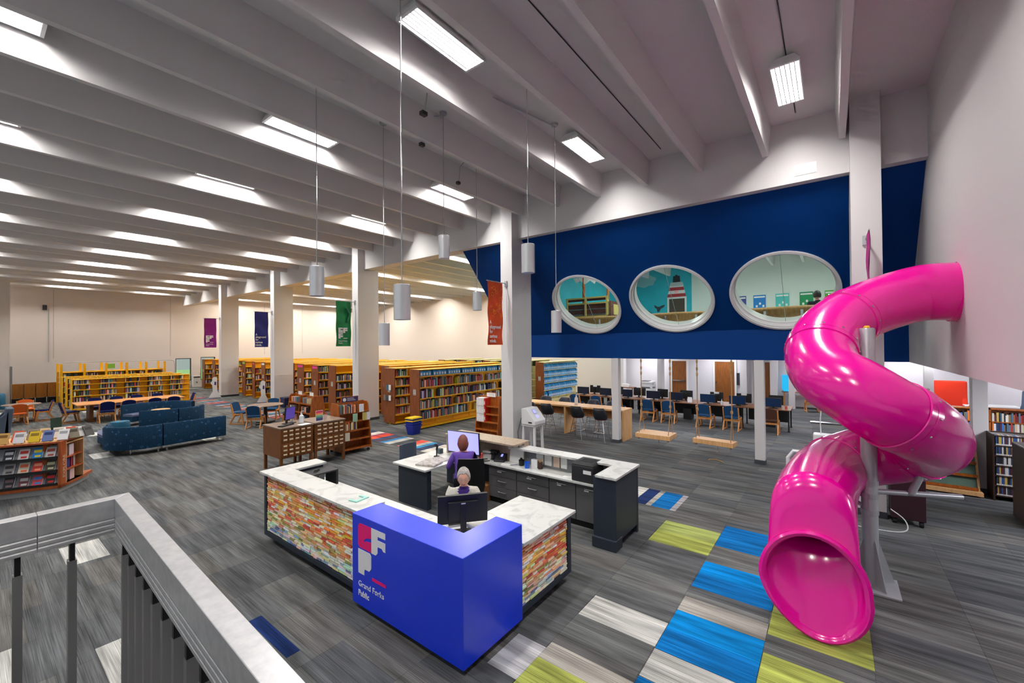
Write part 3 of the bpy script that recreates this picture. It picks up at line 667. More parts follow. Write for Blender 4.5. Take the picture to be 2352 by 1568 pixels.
def stack(label, x0, x1, ya, yb, zs, top, steel=YEL, wood=PANEL, single=False, deep=2.2, rng=random, sign=None, group='tall bookstacks along the aisle', fulls=None, books=True, topbooks=.25, feet=False):
    """double-faced bookstack, ya = face towards -y; zs = shelf heights"""
    t = thing('bookstack', label, 'bookcase', (x0, (ya+yb)/2, 0), group=group, ab=True)
    ym = (ya+yb)/2
    e = MB().box(x0, x0+.035, ya-.02, yb+.02, .07, top).build('end_panel', wood, t, bevel=.003, seg=1)
    stripes(e, x0, ym, top*.62)
    if sign: MB().box(x0-.005, x0, ya+.06, yb-.06, top-.16, top-.06).build('subject_sign', sign, e)
    n = max(1, round((x1-x0)/.92)); w = (x1-x0-.04)/n
    MB().box(x0+.035, x1, ym-.01, ym+.01, .1, top).build('back_sheet', steel, t)
    for k in range(n+1): MB().box(x0+.035+k*w, x0+.065+k*w, ym-.03, ym+.03, 0, top).build('upright', steel, t)
    MB().box(x0+.04, x1, ya-.01, yb+.01, top-.03, top).build('canopy_top', steel, t) if not feet else None
    MB().box(x0+.04, x1, ya, yb, .04, .1).build('base_shelf', steel, t)
    for z in zs:
        MB().box(x0+.04, x1, ya, ym-.012, z-.022, z).box(x0+.04, x1, ya-.008, ya, z-.03, z+.004).build('shelf', steel, t)
        MB().box(x0+.04, x1, ym+.012, yb, z-.022, z).build('shelf', steel, t)
        if not feet: pass
    MB().box(x0+.1, x0+.2, ym-.02, ym+.02, 0, .07).build('foot', steel, t)
    if books:
        for li, z in enumerate(zs):
            hm = (zs[li+1] if li+1 < len(zs) else top)-z
            if li == len(zs)-1 and topbooks < 1:
                for k in range(n):
                    if rng.random() < topbooks: shelf_books(x0+.08+k*w, x0+.08+k*w+rng.uniform(.25, .7), ya+.015, z, hm, None, 1, rng, hmin=.16)
                continue
            L_ = min(x1, x0+deep)
            k = 0
            while x0+.08+k*w < L_:
                a = x0+.08+k*w; b = min(a+w-.04, L_)
                shelf_books(a, b, ya+.012, z, hm, None, (fulls or rng.uniform(.7, 1)), rng); k += 1
    return t
rs = random.Random(11)
# the near stack: individual books in four rows, blue file boxes on top
ZA = (.35, .72, 1.1, 1.5, 1.9)
sA = stack('tall yellow bookstack with blue file boxes along its top shelf', 9.85, 16.4, 11.72, 12.2, ZA, 2.14, books=False, rng=rs)
for li, nm in ((3, 'top row of the near stack'), (2, 'second row of the near stack'), (1, 'third row of the near stack'), (0, 'lowest row of the near stack')):
    x = 9.93; k = 0; cnt = 0
    for bay in range(7):
        a = 9.93+bay*.93; full = {0: 1, 1: .9, 2: .72, 3: .95, 4: .8, 5: .9, 6: .7}[(bay+li) % 7]
        if bay < 3:
            xx = a; e = a+.88*full
            while xx < e-.03:
                th = rs.uniform(.03, .056); h = min(.37, rs.uniform(.22, .33)); ci = rs.randrange(len(BK)); c = tuple(min(255, int(v*rs.uniform(.8, 1.2))) for v in BK[ci])
                book((th-.002, .18, h), (xx, 11.73+rs.uniform(0, .03), ZA[li]+.001), c, '%s book, %s from the end panel in %s' % (CN[ci], ordinal(cnt), nm), group='books on the near stack')
                xx += th; cnt += 1
        else: shelf_books(a, a+.88, 11.73, ZA[li], .37, None, full, rs)
BLB = mat('blue_file_box', (38, 132, 190), .5); BLB2 = mat('pale_blue_file_box', (76, 158, 214), .5)
def filebox(w, d, h, loc, m, label, group):
    o = tag(MB().prism([(0, 0, 0), (0, d, 0), (0, d, h), (0, d*.45, h), (0, 0, h*.72)], (w, 0, 0)).build('file_box', m, None, loc), label, 'file box', group)
    MB().box(w*.22, w*.78, -.002, 0, h*.12, h*.5).build('label_card', PAPER, o)
    return o
k = 0; x = 9.92
while x < 14.3:
    if k % 5 == 4: x += .1
    filebox(.125, .22, .23, (x, 11.73, 1.901), BLB if k % 3 else BLB2, 'blue magazine file box, %s along the top of the near stack' % ordinal(k), 'blue file boxes on the near stack'); x += .132; k += 1
# neighbours
sg = {'pink': mat('sign_pink', (226, 60, 140), .5), 'green': mat('sign_green', (120, 190, 70), .5), 'red': mat('sign_red', (228, 76, 84), .5), 'white': PAPER, 'grey': mat('sign_mauve', (140, 110, 120), .5)}
ZB = (.38, .74, 1.1, 1.46, 1.82)
rows = [(13.2, 13.83, 9.9, None, 'second tall bookstack from the blue and yellow baskets, books hung on its end'), (15.0, 15.5, 10.95, None, 'bookstack standing behind the second girder column'), (16.4, 16.9, 10.6, None, 'bookstack hidden mostly by the second girder column'), (17.38, 17.92, 9.92, None, 'bookstack whose plain wooden end stands just beyond the display shelves'), (18.69, 19.23, 9.82, 'pink', 'bookstack with pink sign second beyond the display shelves'), (20.6, 21.2, 10.1, 'pink', 'bookstack with pink sign third beyond the display shelves'), (22.4, 22.9, 10.5, None, 'bookstack behind the third girder column'), (24.0, 24.5, 10.45, None, 'bookstack just past the third girder column'),
        (25.43, 25.88, 10.31, 'white', 'bookstack with white sign behind the flared white kiosk'), (26.77, 27.1, 10.3, 'red', 'bookstack with red sign beyond the round table'), (28.5, 28.95, 10.44, 'green', 'bookstack with green sign beyond the round table'), (30.9, 31.3, 10.75, 'grey', 'bookstack with mauve sign beside the fourth girder column'), (33.3, 33.8, 11.0, None, 'bookstack nearest the far wall column, first of three'), (34.9, 35.4, 10.85, None, 'bookstack near the far wall, middle of three'), (36.5, 37.0, 10.7, None, 'bookstack right against the far wall window')]
for i, (ya, yb, x0, sgn, lab) in enumerate(rows):
    t = stack(lab, x0, 16.4 if i < 12 else 15.5, ya, yb, ZB, 2.15, rng=rs, sign=sg.get(sgn), deep=2.6 if i < 6 else 1.7)
# display pockets on the second stack's end
for zz, n_ in ((1.42, 2), (1.02, 3)):
    for k in range(n_):
        ci = rs.randrange(len(BK)); book((.02, .13, .2), (9.83, 13.32+k*.16, zz-.1), (236, 232, 226) if k == 0 else BK[ci], '%s paperback in the %s wire pocket on the second stack end' % (['white', 'patterned', 'dark'][k], 'upper' if zz > 1.2 else 'lower'), group='paperbacks in end pockets')
# second block of cream stacks and the one filled with blue boxes
for i, ya in enumerate((13.2, 15.0, 16.8, 18.6)):
    stack('cream steel bookstack of the second block, %s behind the blue-box stack' % ordinal(i), 17.6, 21.2, ya, ya+.5, ZB, 2.15, steel=CREAM, rng=rs, deep=1.2, topbooks=.6, group='cream bookstacks beyond the cross aisle')
stack('cream bookstack filled with rows of blue file boxes', 17.4, 21.0, 11.38, 11.82, (.37, .74, 1.1, 1.41, 1.74), 2.13, steel=CREAM, books=False, group='cream bookstacks beyond the cross aisle')
for li, z in enumerate((.37, .74, 1.1, 1.41, 1.74)):
    for k in range(24):
        if li == 0 and k > 19 or rs.random() < .03: continue
        filebox(.128, .2, .28, (17.5+k*.142, 11.385, z+.001), BLB2 if rs.random() < .5 else BLB, 'pale blue file box, %s from the end in row %s of the cream stack' % (ordinal(k), ['one', 'two', 'three', 'four', 'five'][li]), 'blue file boxes in the cream stack')
# low and tall yellow shelving at the far end of the hall
for i, (ya, yb, lab) in enumerate(((28.75, 29.2, 'low yellow bookcase behind the long reading table, nearest of three'), (30.3, 30.75, 'low yellow bookcase in the middle of three behind the reading table'), (31.9, 32.35, 'low yellow bookcase farthest of three behind the reading table'))):
    t = stack(lab, 3.12, 7.75, ya, yb, (.12, .42, .72, 1.02, 1.28), 1.52, rng=rs, deep=6, fulls=.66, wood=YEL, group='low yellow bookcases', topbooks=1)
t = thing('shelving_frame', 'tall open yellow shelving with bare posts standing above the low bookcases', 'shelving', (5.4, 33.7, 0), ab=True)
for k in range(6):
    x = 3.2+k*.88
    for y in (33.0, 34.4): MB().box(x-.05, x+.05, y-.05, y+.05, 0, 2.17).build('post', YEL, t)
for z in (.4, .75, 1.1, 1.4, 1.72):
    MB().box(3.2, 7.6, 33.0, 33.4, z-.03, z).box(3.2, 7.6, 34.0, 34.4, z-.03, z).build('shelf', YEL, t)
MB().box(3.2, 7.6, 33.42, 33.45, .2, 1.74).build('back_sheet', mat('olive_yellow_sheet', (150, 112, 10), .6), t)
for z in (1.1, 1.4):
    for k in range(5): shelf_books(3.27+k*.88, 3.27+k*.88+.8, 33.02, z, .3, None, rs.uniform(.5, .95), rs, hmin=.17)
MB().tube([(3.24, 33.0, 2.2), (3.3, 33.0, 2.25), (7.9, 33.0, 2.25), (8.05, 33.0, 2.2), (8.1, 33.0, 2.0), (8.1, 33.0, 0)], .018, 8).build('conduit', STEEL, t)
MB().box(5.0, 5.32, 32.96, 32.98, 1.86, 2.12).build('green_sign', sg['green'], t)
# ---------------------------------------------------------------- chairs, tables, sofas
def bar(mb, p0, p1, w, h, m=0):
    p0, p1 = Vector(p0), Vector(p1); d = (p1-p0).normalized(); up = Vector((0, 1, 0)) if abs(d.y) < .9 else Vector((0, 0, 1))
    a = d.cross(up).normalized(); b = a.cross(d)
    R = [[p+a*sa*h/2+b*sb*w/2 for sa, sb in ((1, 1), (-1, 1), (-1, -1), (1, -1))] for p in (p0, p1)]
    return mb.rings(R, m)
def cushion(x0, x1, y0, y1, z0, z1, r=.03):
    return MB().box(x0, x1, y0, y1, z0, z1)
def lib_chair(fabric, wood=BEECH, sled=True):
    """front faces +x"""
    t = thing('library_chair', '', 'chair')
    MB().box(-.2, .24, -.22, .22, .4, .465).build('seat', fabric, t, bevel=.025, seg=3)
    b = MB()
    ys = [-.21, -.16, .16, .21]
    R = []
    for y, zt in ((-.215, .76), (-.19, .8), (-.1, .83), (0, .84), (.1, .83), (.19, .8), (.215, .76)):
        R.append([(-.2, y, .49), (-.285, y, zt), (-.25, y, zt+.004), (-.155, y, .49)])
    b.rings(R).build('backrest', fabric, t, smooth=True)
    for s in (-1, 1):
        y = s*.235
        f = bar(MB(), (-.26, y, .78), (-.13, y, .3), .035, .05)
        f.build('side_post', wood, t)
        MB().rings([[(x, yy, z) for x, z in ((-.32, .0), (-.27, .0), (-.05, .4), (-.1, .43))] for yy in (y-.018, y+.018)]).build('leg', wood, t)
        MB().rings([[(x, yy, z) for x, z in ((.22, .0), (.27, .0), (.2, .43), (.13, .43))] for yy in (y-.018, y+.018)]).build('leg', wood, t)
        if sled: MB().box(-.31, .26, y-.018, y+.018, 0, .03).build('runner', wood, t)
        MB().box(-.13, .22, y-.018, y+.018, .36, .41).build('seat_rail', wood, t)
    MB().box(-.15, -.11, -.22, .22, .3, .37).build('cross_rail', wood, t)
    return t
def place(proto, used, label, loc, rz, group=None):
    o = copy_tree(proto) if used else proto
    o.location = loc; o.rotation_euler = (0, 0, rz); o['label'] = label
    if group: o['group'] = group
    return o
PN = lib_chair(NAVYF); PT = lib_chair(TEALF); PO = lib_chair(ORANGEF)
# long reading table with navy chairs
t = thing('reading_table', 'long light wood reading table in front of the low yellow bookcases', 'table', (4.5, 24.6, 0), ab=True)
MB().box(2.74, 6.25, 23.85, 25.3, .7, .74).build('table_top', BEECH, t, bevel=.006)
for x in (3.2, 4.5, 5.8):
    MB().box(x-.06, x+.06, 24.2, 24.95, .05, .7).build('pedestal', CATWOOD, t); MB().box(x-.09, x+.09, 24.05, 25.1, 0, .05).build('foot', CATWOOD, t)
spots = [(3.55, 23.6, PI/2, 'navy chair tucked under the near side of the reading table, first from its open end'), (4.2, 23.6, PI/2, 'navy chair second along the near side of the reading table'), (5.05, 23.6, PI/2, 'navy chair third along the near side of the reading table'), (5.7, 23.6, PI/2, 'navy chair last along the near side of the reading table'),
         (3.5, 25.5, -PI/2, 'navy chair first along the far side of the reading table'), (4.2, 25.5, -PI/2, 'navy chair second along the far side of the reading table'), (4.9, 25.5, -PI/2, 'navy chair third along the far side of the reading table'), (5.65, 25.5, -PI/2, 'navy chair last along the far side of the reading table'),
         (2.62, 24.6, .1, 'navy chair seen from its side at the open end of the reading table'), (6.5, 24.5, PI, 'navy chair at the far end of the reading table')]
for i, (x, y, r, lab) in enumerate(spots): place(PN, i, lab, (x, y, 0), r, 'navy chairs at the reading table')
# small round table with orange chairs
def round_table(name, label, loc, r, h, topm, legm, rim=.03):
    t = thing(name, label, 'table', loc)
    MB().lathe([(r-.02, h-rim), (r, h-rim+.008), (r, h-.006), (r-.008, h)], n=36).build('table_top', topm, t, smooth=True)
    MB().lathe([(.06, .03), (.06, h-rim)], n=12).build('pedestal', legm, t, smooth=True)
    for k in range(4): MB().box(0, r*.7, -.035, .035, 0, .045).build('foot', legm, t, rz=k*PI/2+.4)
    return t
TAUPETOP = mat('walnut_grey_laminate', (132, 112, 98), .4, 0, 'wood', (116, 96, 82), 5)
round_table('round_table', 'round grey-brown table between orange chairs', (1.45, 26.5, 0), .55, .74, TAUPETOP, CATWOOD)
for i, (x, y, r, lab) in enumerate(((1.3, 25.6, PI/2+.1, 'orange chair with its back turned, in front of the round table'), (1.62, 27.4, -PI/2, 'orange chair on the far side of the round table'))): place(PO, i, lab, (x, y, 0), r, 'orange chairs')
place(PN, 1, 'navy chair facing the round table among the orange chairs', (2.05, 26.3, 0), PI)
# round table with four teal chairs in the aisle
round_table('round_table', 'round walnut table with teal chairs near the wooden display shelves', (7.22, 17.75, 0), .62, .74, TAUPETOP, BLACK)
for i, (x, y, r, lab) in enumerate(((6.66, 18.55, -.95, 'teal chair beside the round walnut table, nearest the carpet path'), (6.62, 17.1, .85, 'teal chair with its back to the sofas at the round walnut table'), (7.8, 18.6, -2.3, 'teal chair half hidden behind the round walnut table'), (7.85, 17.0, 2.4, 'teal chair at the round walnut table next to the wooden display'))):
    place(PT, i, lab, (x, y, 0), r, 'teal chairs at the round walnut table')
# curved lounge sofas
def sweep(path, sec, uvs=1.0):
    """sec: (offset to the inner side, z) outline; path: plan points; inner side = left of travel"""
    path = [Vector((p[0], p[1], 0)) for p in path]; mb = MB(); mb.uv = []; R = []; s = 0
    n = len(sec)+1
    for i, p in enumerate(path):
        d = (path[min(i+1, len(path)-1)]-path[max(i-1, 0)]).normalized(); l = Vector((-d.y, d.x, 0))
        if i: s += (p-path[i-1]).length
        q = 0; prev = None; ring = []
        for o, z in list(sec)+[sec[0]]:
            v = p+l*o+Vector((0, 0, z))
            if prev is not None: q += (v-prev).length
            prev = v; ring.append(v); mb.uv.append((s*uvs, q*uvs))
        R.append(ring)
    vs = [v for r in R for v in r]; fs = []
    for i in range(len(R)-1):
        for j in range(n-1): fs.append((i*n+j, (i+1)*n+j, (i+1)*n+j+1, i*n+j+1))
    fs += [tuple(range(n-1)), tuple((len(R)-1)*n+j for j in range(n-1))[::-1]]
    mb.add(vs, fs); return mb
def arc(c, r, a0, a1, k=10): return [(c[0]+r*math.cos(lerp(a0, a1, j/k)), c[1]+r*math.sin(lerp(a0, a1, j/k))) for j in range(k+1)]
def sofa(label, segs, legs, seat=.62, back=True):
    t = thing('lounge_sofa', label, 'sofa', (sum(p[0] for p in segs[0])/len(segs[0]), sum(p[1] for p in segs[0])/len(segs[0]), 0), ab=True, group='curved lounge sofas')
    for sg_ in segs:
        if back: sweep(sg_, [(0, .16), (0, .75), (.03, .79), (.1, .79), (.13, .75), (.13, .16)]).build('backrest', SOFA, t, smooth=True)
        sweep(sg_, [(.13 if back else 0, .16), (.13 if back else 0, .36), (seat, .36), (seat, .16)]).build('seat_base', SOFA, t, smooth=True)
        sweep(sg_, [(.132 if back else 0, .36), (.132 if back else 0, .44), (seat-.02, .45), (seat+.01, .42), (seat+.01, .36)]).build('seat_cushion', SEATF, t, smooth=True)
    for x, y in legs: MB().lathe([(.022, 0), (.022, .17)], (x, y, 0), 10).build('leg', CHROME, t)
    return t
n1 = [(2.5, 16.75), (2.5, 16.5)]+arc((3.35, 16.35), .98, PI*.97, PI*1.42, 10)[1:]+[(3.5, 15.42)]
sofa('nearest teal ring-patterned sofa, its curved back turned to the aisle', [n1, [(3.53, 15.42), (5.16, 15.6)]], [(2.56, 16.55), (2.86, 15.66), (3.42, 15.5), (3.62, 15.5), (4.95, 15.66), (5.1, 15.66), (3.6, 15.95), (5.05, 16.1)])
sofa('middle teal ring-patterned sofa with two curved backs', [[(3.72, 19.25), (4.2, 19.02), (4.73, 18.87)], [(4.76, 18.86)]+[(5.1, 18.88), (5.42, 19.05), (5.7, 19.45)]], [(3.85, 19.3), (4.7, 18.95), (5.6, 19.45)])
sofa('farthest ring-patterned sofa facing the near ones, round table in front', [[(5.85, 21.1), (5.7, 21.6), (5.35, 22.05), (4.9, 22.25)], [(4.87, 22.25), (4.3, 22.2), (3.7, 21.95)]], [(5.8, 21.2), (4.9, 22.15), (3.8, 21.9)])
sofa('low backless blue-grey bench piece at the end of the nearest sofa', [[(2.55, 18.25), (2.45, 17.6), (2.5, 16.8)]], [(2.6, 18.1), (2.55, 16.9)], .6, back=False)
round_table('side_table', 'small pale round table in front of the farthest sofa', (4.78, 21.3, 0), .3, .56, MAPLE, CHROME, .025)
o = tag(MB().lathe([(.26, .02), (.27, .05), (.27, .37), (.25, .42), (.02, .43)], n=28).build('ottoman', mat('teal_vinyl', (16, 92, 122), .6), None, (3.36, 20.0, 0), smooth=True), 'round teal ottoman between the nearest and middle sofas', 'ottoman')
# wing armchair at the picture edge and teal tub behind it
def armchair(name, label, loc, rz, m, h=1.05, w=.8):
    t = thing(name, label, 'armchair', loc, rz)
    MB().box(-.38, .38, -w/2+.12, w/2-.12, .12, .42).build('seat', m, t, bevel=.04, seg=3)
    MB().prism([(-.42, -w/2, .12), (-.25, -w/2, .12), (-.32, -w/2, h), (-.5, -w/2, h)], (0, w, 0)).build('backrest', m, t, bevel=.04, seg=3)
    for s in (-1, 1): MB().prism([(-.4, s*w/2, .1), (.4, s*w/2, .1), (.4, s*w/2, .6), (-.2, s*w/2, .72), (-.4, s*w/2, h-.04)], (0, -s*.13, 0)).build('arm', m, t, bevel=.03, seg=3)
    for x in (-.33, .33):
        for y in (-.3, .3): MB().box(x-.02, x+.02, y-.02, y+.02, 0, .12).build('leg', DGREY, t)
    return t
armchair('armchair', 'slate grey wing armchair beside the round table with orange chairs', (.55, 22.4, 0), PI, GREYF, 1.0)
tag(MB().lathe([(.28, 0), (.3, .05), (.3, .72), (.26, .78)], n=20).build('tub_seat', mat('teal_vinyl'), None, (1.0, 33.2, 0), smooth=True), 'teal tub seat against the white pier', 'seat')
# study carrels along the far wall
for k in range(5):
    x = 1.78+k*.43+(.15 if k == 4 else 0)
    t = thing('study_carrel', 'wooden study carrel, %s from the white pier' % ORD[k], 'carrel', (x, 35.0, 0), group='study carrels along the far wall')
    MB().box(-.2, .2, -.03, .0, .32, 1.12).build('back_panel', mat('carrel_oak', (158, 100, 26), .45, 0, 'wood', (136, 82, 18), 5), t, bevel=.02); MB().box(-.2, .2, 0, .5, .72, .75).build('desk_top', CATWOOD, t)
    for s in (-.2, .18): MB().box(s, s+.02, 0, .5, .3, 1.1).build('side_panel', BEECH, t)
    for s in (-.18, .15):
        for y in (.01, .46): MB().box(s, s+.03, y, y+.03, 0, .32).build('leg', BLACK, t)
    MB().box(-.19, .19, .1, .12, .0, .3).build('modesty_panel', BLACK, t)
t = thing('wall_heater', 'white wall heater cabinet between the two far windows', 'heater', (10.72, 38.3, 0))
MB().box(-.24, .24, -.1, .18, .02, .9).build('casing', WHITE, t, bevel=.02); MB().box(-.2, .2, -.105, -.1, .74, .82).build('grille', DGREY, t); MB().disc((0, 0, 0), .04, .02).build('control_knob', DGREY, t, (.0, -.1, .4), rot=(PI/2, 0, 0))
# white die-cut stands with flared feet
for k, (x, y, h, lab) in enumerate(((9.05, 29.1, 1.27, 'white die-cut stand with flared foot at the fourth girder column'), (9.83, 24.45, 1.2, 'white die-cut stand with flared foot behind the round walnut table'))):
    t = thing('display_stand', lab, 'stand', (x, y, 0), -.35)
    s_ = h/1.27
    MB().prism([(px_*s_, -.03, pz_*s_) for px_, pz_ in ((-.33, 0), (.33, 0), (.12, .42), (.1, .8), (.11, 1.2), (-.02, 1.27), (-.12, 1.2), (-.13, 1.02), (-.2, .96), (-.2, .86), (-.13, .8), (-.1, .42))], (0, .06, 0)).build('board', WHITE, t)
    MB().box(-.02, .06, -.036, -.031, .78*s_, .98*s_).build('printed_crest', mat('crest_blue', (50, 50, 110), .5), t); MB().box(-.31, .31, -.045, .045, 0, .03).build('foot_strip', mat('crest_blue'), t)
tag(MB().box(-.55, .55, -.25, .25, .12, .5).box(-.5, -.45, -.2, .2, 0, .12).box(.45, .5, -.2, .2, 0, .12).build('bench', mat('navy_vinyl', (26, 34, 72), .5), None, (10.1, 21.6, 0), bevel=.02), 'navy upholstered bench at the foot of the third girder column', 'bench')
# ---------------------------------------------------------------- card catalogues and display cases
def catalogue(label, x0, x1, y0, y1, h=1.08):
    t = thing('card_catalogue', label, 'cabinet', ((x0+x1)/2, (y0+y1)/2, 0), ab=True, group='walnut card catalogues')
    MB().box(x0, x1, y0+.012, y1, .36, h-.03).build('body', CATWOOD, t, bevel=.004); MB().box(x0-.01, x1+.01, y0-.005, y1+.01, h-.03, h).build('top', TAUPETOP, t, bevel=.004)
    for x in (x0+.035, x1-.035):
        for y in (y0+.05, y1-.05): MB().box(x-.03, x+.03, y-.03, y+.03, 0, .36).build('leg', CATWOOD, t)
    w = (x1-x0-.08)/5
    MB().box(x0+.02, x1-.02, y0+.006, y0+.013, .68, .715).build('pull_shelf', CATWOOD, t)
    for r in range(6):
        z0 = .4+r*.1+(.035 if r > 2 else -.01)
        for c in range(5):
            a = x0+.04+c*w
            d = MB().box(a+.004, a+w-.004, y0, y0+.014, z0, z0+.092).build('drawer', CATWOOD, t, bevel=.003, seg=1)
            MB().box(a+w*.2, a+w*.8, y0-.006, y0, z0+.045, z0+.078).build('label_frame', mat('brass_frame', (214, 190, 150), .4), d); MB().box(a+w*.25, a+w*.75, y0-.007, y0-.006, z0+.051, z0+.072).build('label_card', mat('manila_card', (170, 128, 70) if (r*5+c) % 11 else (225, 215, 200), .8), d)
    return t
catalogue('walnut card catalogue carrying a computer monitor, near the sofas', 4.5, 5.28, 10.27, 11.2); catalogue('walnut card catalogue next to the wheeled book display', 5.34, 6.17, 10.31, 11.2)
flat_monitor('desktop_monitor', 'purple-lit public catalogue monitor on the first card catalogue', (4.95, 10.82, 1.082), PI/2+.55, .37, .31, -.1, SCR_P, .1)
t = thing('keyboard', 'black keyboard lying on the first card catalogue', 'keyboard', (4.75, 10.55, 1.083), .5); MB().box(-.2, .2, -.07, .07, 0, .018).build('case', BLACK, t); MB().box(-.19, .19, -.06, .06, .018, .024).build('keys', DGREY, t)
def pump(label, loc, s=1):
    t = thing('pump_bottle', label, 'bottle', loc)
    MB().lathe([(.045*s, 0), (.048*s, .02), (.045*s, .16*s), (.018*s, .19*s), (.018*s, .2*s)], n=14).build('bottle', mat('clear_gel', (222, 226, 230), .2), t, smooth=True); MB().lathe([(.02*s, .2*s), (.02*s, .225*s), (.006, .225*s), (.006, .25*s)], n=10).build('pump', WHITE, t); MB().box(-.01, .05*s, -.008, .008, .25*s, .262*s).build('spout', WHITE, t); return t
pump('sanitizer pump bottle on the first card catalogue', (5.14, 10.58, 1.081), 1.15)
tag(MB().lathe([(.04, 0), (.035, .1), (.008, .17)], n=12).build('glue_bottle', WHITE, None, (5.08, 10.95, 1.081)), 'white cone-tipped bottle behind the sanitizer on the card catalogue', 'bottle')
tag(MB().box(-.13, .13, -.09, .09, 0, .006).build('paper_sheet', PAPER, None, (5.1, 10.36, 1.081), .2), 'white paper sheet lying beside the sanitizer bottle', 'paper')
t = thing('table_sign', 'rainbow striped poster in acrylic stand on the second catalogue', 'sign', (5.56, 10.5, 1.081), .1)
for k, c in enumerate(((60, 62, 110), (56, 74, 130), (90, 150, 130), (120, 190, 160), (250, 190, 110), (250, 120, 110), (230, 30, 110))): MB().box(-.09, .09, -.004, .004, .012+k*.035, .012+(k+1)*.035).build('stripe', mat('stripe_%d_%d_%d' % c, c, .5), t)
MB().box(-.1, .1, .004, .008, 0, .27).box(-.1, .1, -.04, .04, 0, .005).build('acrylic_stand', PAPER, t)
t = thing('pencil_jar', 'glass jar of pencils on the second card catalogue', 'jar', (5.84, 10.75, 1.081)); MB().lathe([(.05, 0), (.055, .1), (.05, .1), (.046, .01)], n=16).build('jar', mat('jar_glass', (214, 190, 184), .15), t, smooth=True)
for k in range(4): MB().tube([(0, 0, .02), (.03+.02*k, .02*k-.03, .17)], .005, 5).build('pencil', mat('pencil_red', (190, 80, 60), .5), t)
def aframe(label, loc, rz, w, h, d0, d1, shelves, boards=None, casters=True, wood=WOOD, back=True, name='book_display'):
    """slanting wooden display, open front towards local -y; w along x; d0/d1 depth at base/top"""
    t = thing(name, label, 'bookcase', loc, rz)
    for s in (-w/2, w/2-.025): MB().prism([(s, -d0/2, .09), (s, d0/2, .09), (s, d1/2, h-.06), (s, d1/2-.05, h), (s, -d1/2+.05, h), (s, -d1/2, h-.06)], (.025, 0, 0)).build('side_panel', wood, t, bevel=.003, seg=1)
    MB().box(-w/2+.025, w/2-.025, -.008, .008, .1, h+.02).build('centre_board', wood, t)
    zs = [lerp(.14, h-.28, k/(shelves-1)) for k in range(shelves)]
    for z in zs:
        f = (z-.09)/(h-.09); dd = lerp(d0, d1, f)/2-.01
        MB().box(-w/2+.025, w/2-.025, -dd, dd, z-.02, z).build('shelf', wood, t); MB().box(-w/2+.025, w/2-.025, -dd, -dd+.012, z, z+.03).build('shelf_lip', wood, t)
    if casters:
        for x in (-w/2+.08, w/2-.08):
            for y in (-d0/2+.08, d0/2-.08): MB().disc((0, 0, -.02), .04, .04, 14).build('caster', BLACK, t, (x, y, .04), rot=(PI/2, 0, 0))
    else: MB().box(-w/2, w/2, -d0/2, d0/2, 0, .09).build('plinth', wood, t)
    return t, zs
def local_books(root, w0, w1, y, z, hm, full, rng, single=None, grp=None):
    """books on a display shelf, local axes of root"""
    M_ = Matrix.Translation(root.location) @ Matrix.Rotation(root.rotation_euler.z, 4, 'Z'); x = w0; i = 0
    while x < lerp(w0, w1, full)-.03:
        th = rng.uniform(.022, .045); h = min(hm, rng.uniform(.18, .26)); ci = rng.randrange(len(BK)); c = tuple(min(255, int(v*rng.uniform(.85, 1.2))) for v in BK[ci])
        p = M_ @ Vector((x, y, z+.001))
        if single: book((th-.002, .14, h), p, c, '%s book, %s on %s' % (CN[ci], ordinal(i), single), rz=root.rotation_euler.z, group=grp)
        else:
            STUFF.col = s2l(c); STUFF.box(0, th-.002, 0, .14, 0, h, T=Matrix.Translation(p) @ Matrix.Rotation(root.rotation_euler.z, 4, 'Z'))
        x += th; i += 1
rd = random.Random(5)
t, zs = aframe('wheeled oak book display with purple sign behind the card catalogue', (6.72, 11.0, 0), -.03, .92, 1.4, .8, .42, 5)
for k, nm in ((4, 'the top shelf of the wheeled display'), (2, 'the middle shelf of the wheeled display')): local_books(t, -.42, .42, -.25-(.06 if k < 4 else 0), zs[k], .26, .62 if k == 4 else .55, rd, nm, 'books on the wheeled display')
for k, (x, z, c, lab) in enumerate(((.2, zs[4], (236, 236, 238), 'white book faced out on the top shelf of the wheeled display'), (-.02, zs[3], (150, 190, 160), 'pale green book faced out on the second shelf of the wheeled display'), (.28, zs[3], (196, 180, 90), 'yellow-green book leaning on the second shelf of the wheeled display'), (.38, zs[3], (226, 226, 228), 'white book beside the yellow-green one on the wheeled display'), (-.3, zs[1], (226, 220, 196), 'cream book faced out on the lowest stocked shelf of the wheeled display'))):
    book((.14, .02, .22), (6.72+x-.07, 11.0-.28-.03*(4-zs.index(z)), z+.001), c, lab, group='faced-out books on the wheeled display')
MB().box(-.26, .26, -.01, .01, 1.4, 1.56).build('header_board', WOOD, t); MB().box(-.24, .24, -.016, -.01, 1.41, 1.545).build('header_sign', mat('sign_purple', (48, 42, 98), .5), t); [MB().box(-.09, .17-.03*k, -.018, -.016, 1.445+.032*k, 1.455+.032*k).build('printed_line', PAPER, t) for k in range(3)]
MB().disc((0, 0, 0), .05, .004, 16).build('round_emblem', PAPER, t, (-.17, -.016, 1.48), rot=(PI/2, 0, 0))
t, zs = aframe('double oak display shelf behind the catalogue, its two bays facing the sofas', (7.28, 14.65, 0), -PI/2, 1.6, 1.32, .7, .4, 4)
MB().prism([(-.012, -.35, .09), (-.012, .35, .09), (-.012, .2, 1.32), (-.012, -.2, 1.32)], (.025, 0, 0)).build('divider_panel', WOOD, t, bevel=.003, seg=1)
for k in (3, 2, 1):
    for a, b in ((-.76, -.04), (.04, .76)): local_books(t, a+.1, b-.05, -.2-(3-k)*.04, zs[k], .2, rd.uniform(.45, .8), rd)
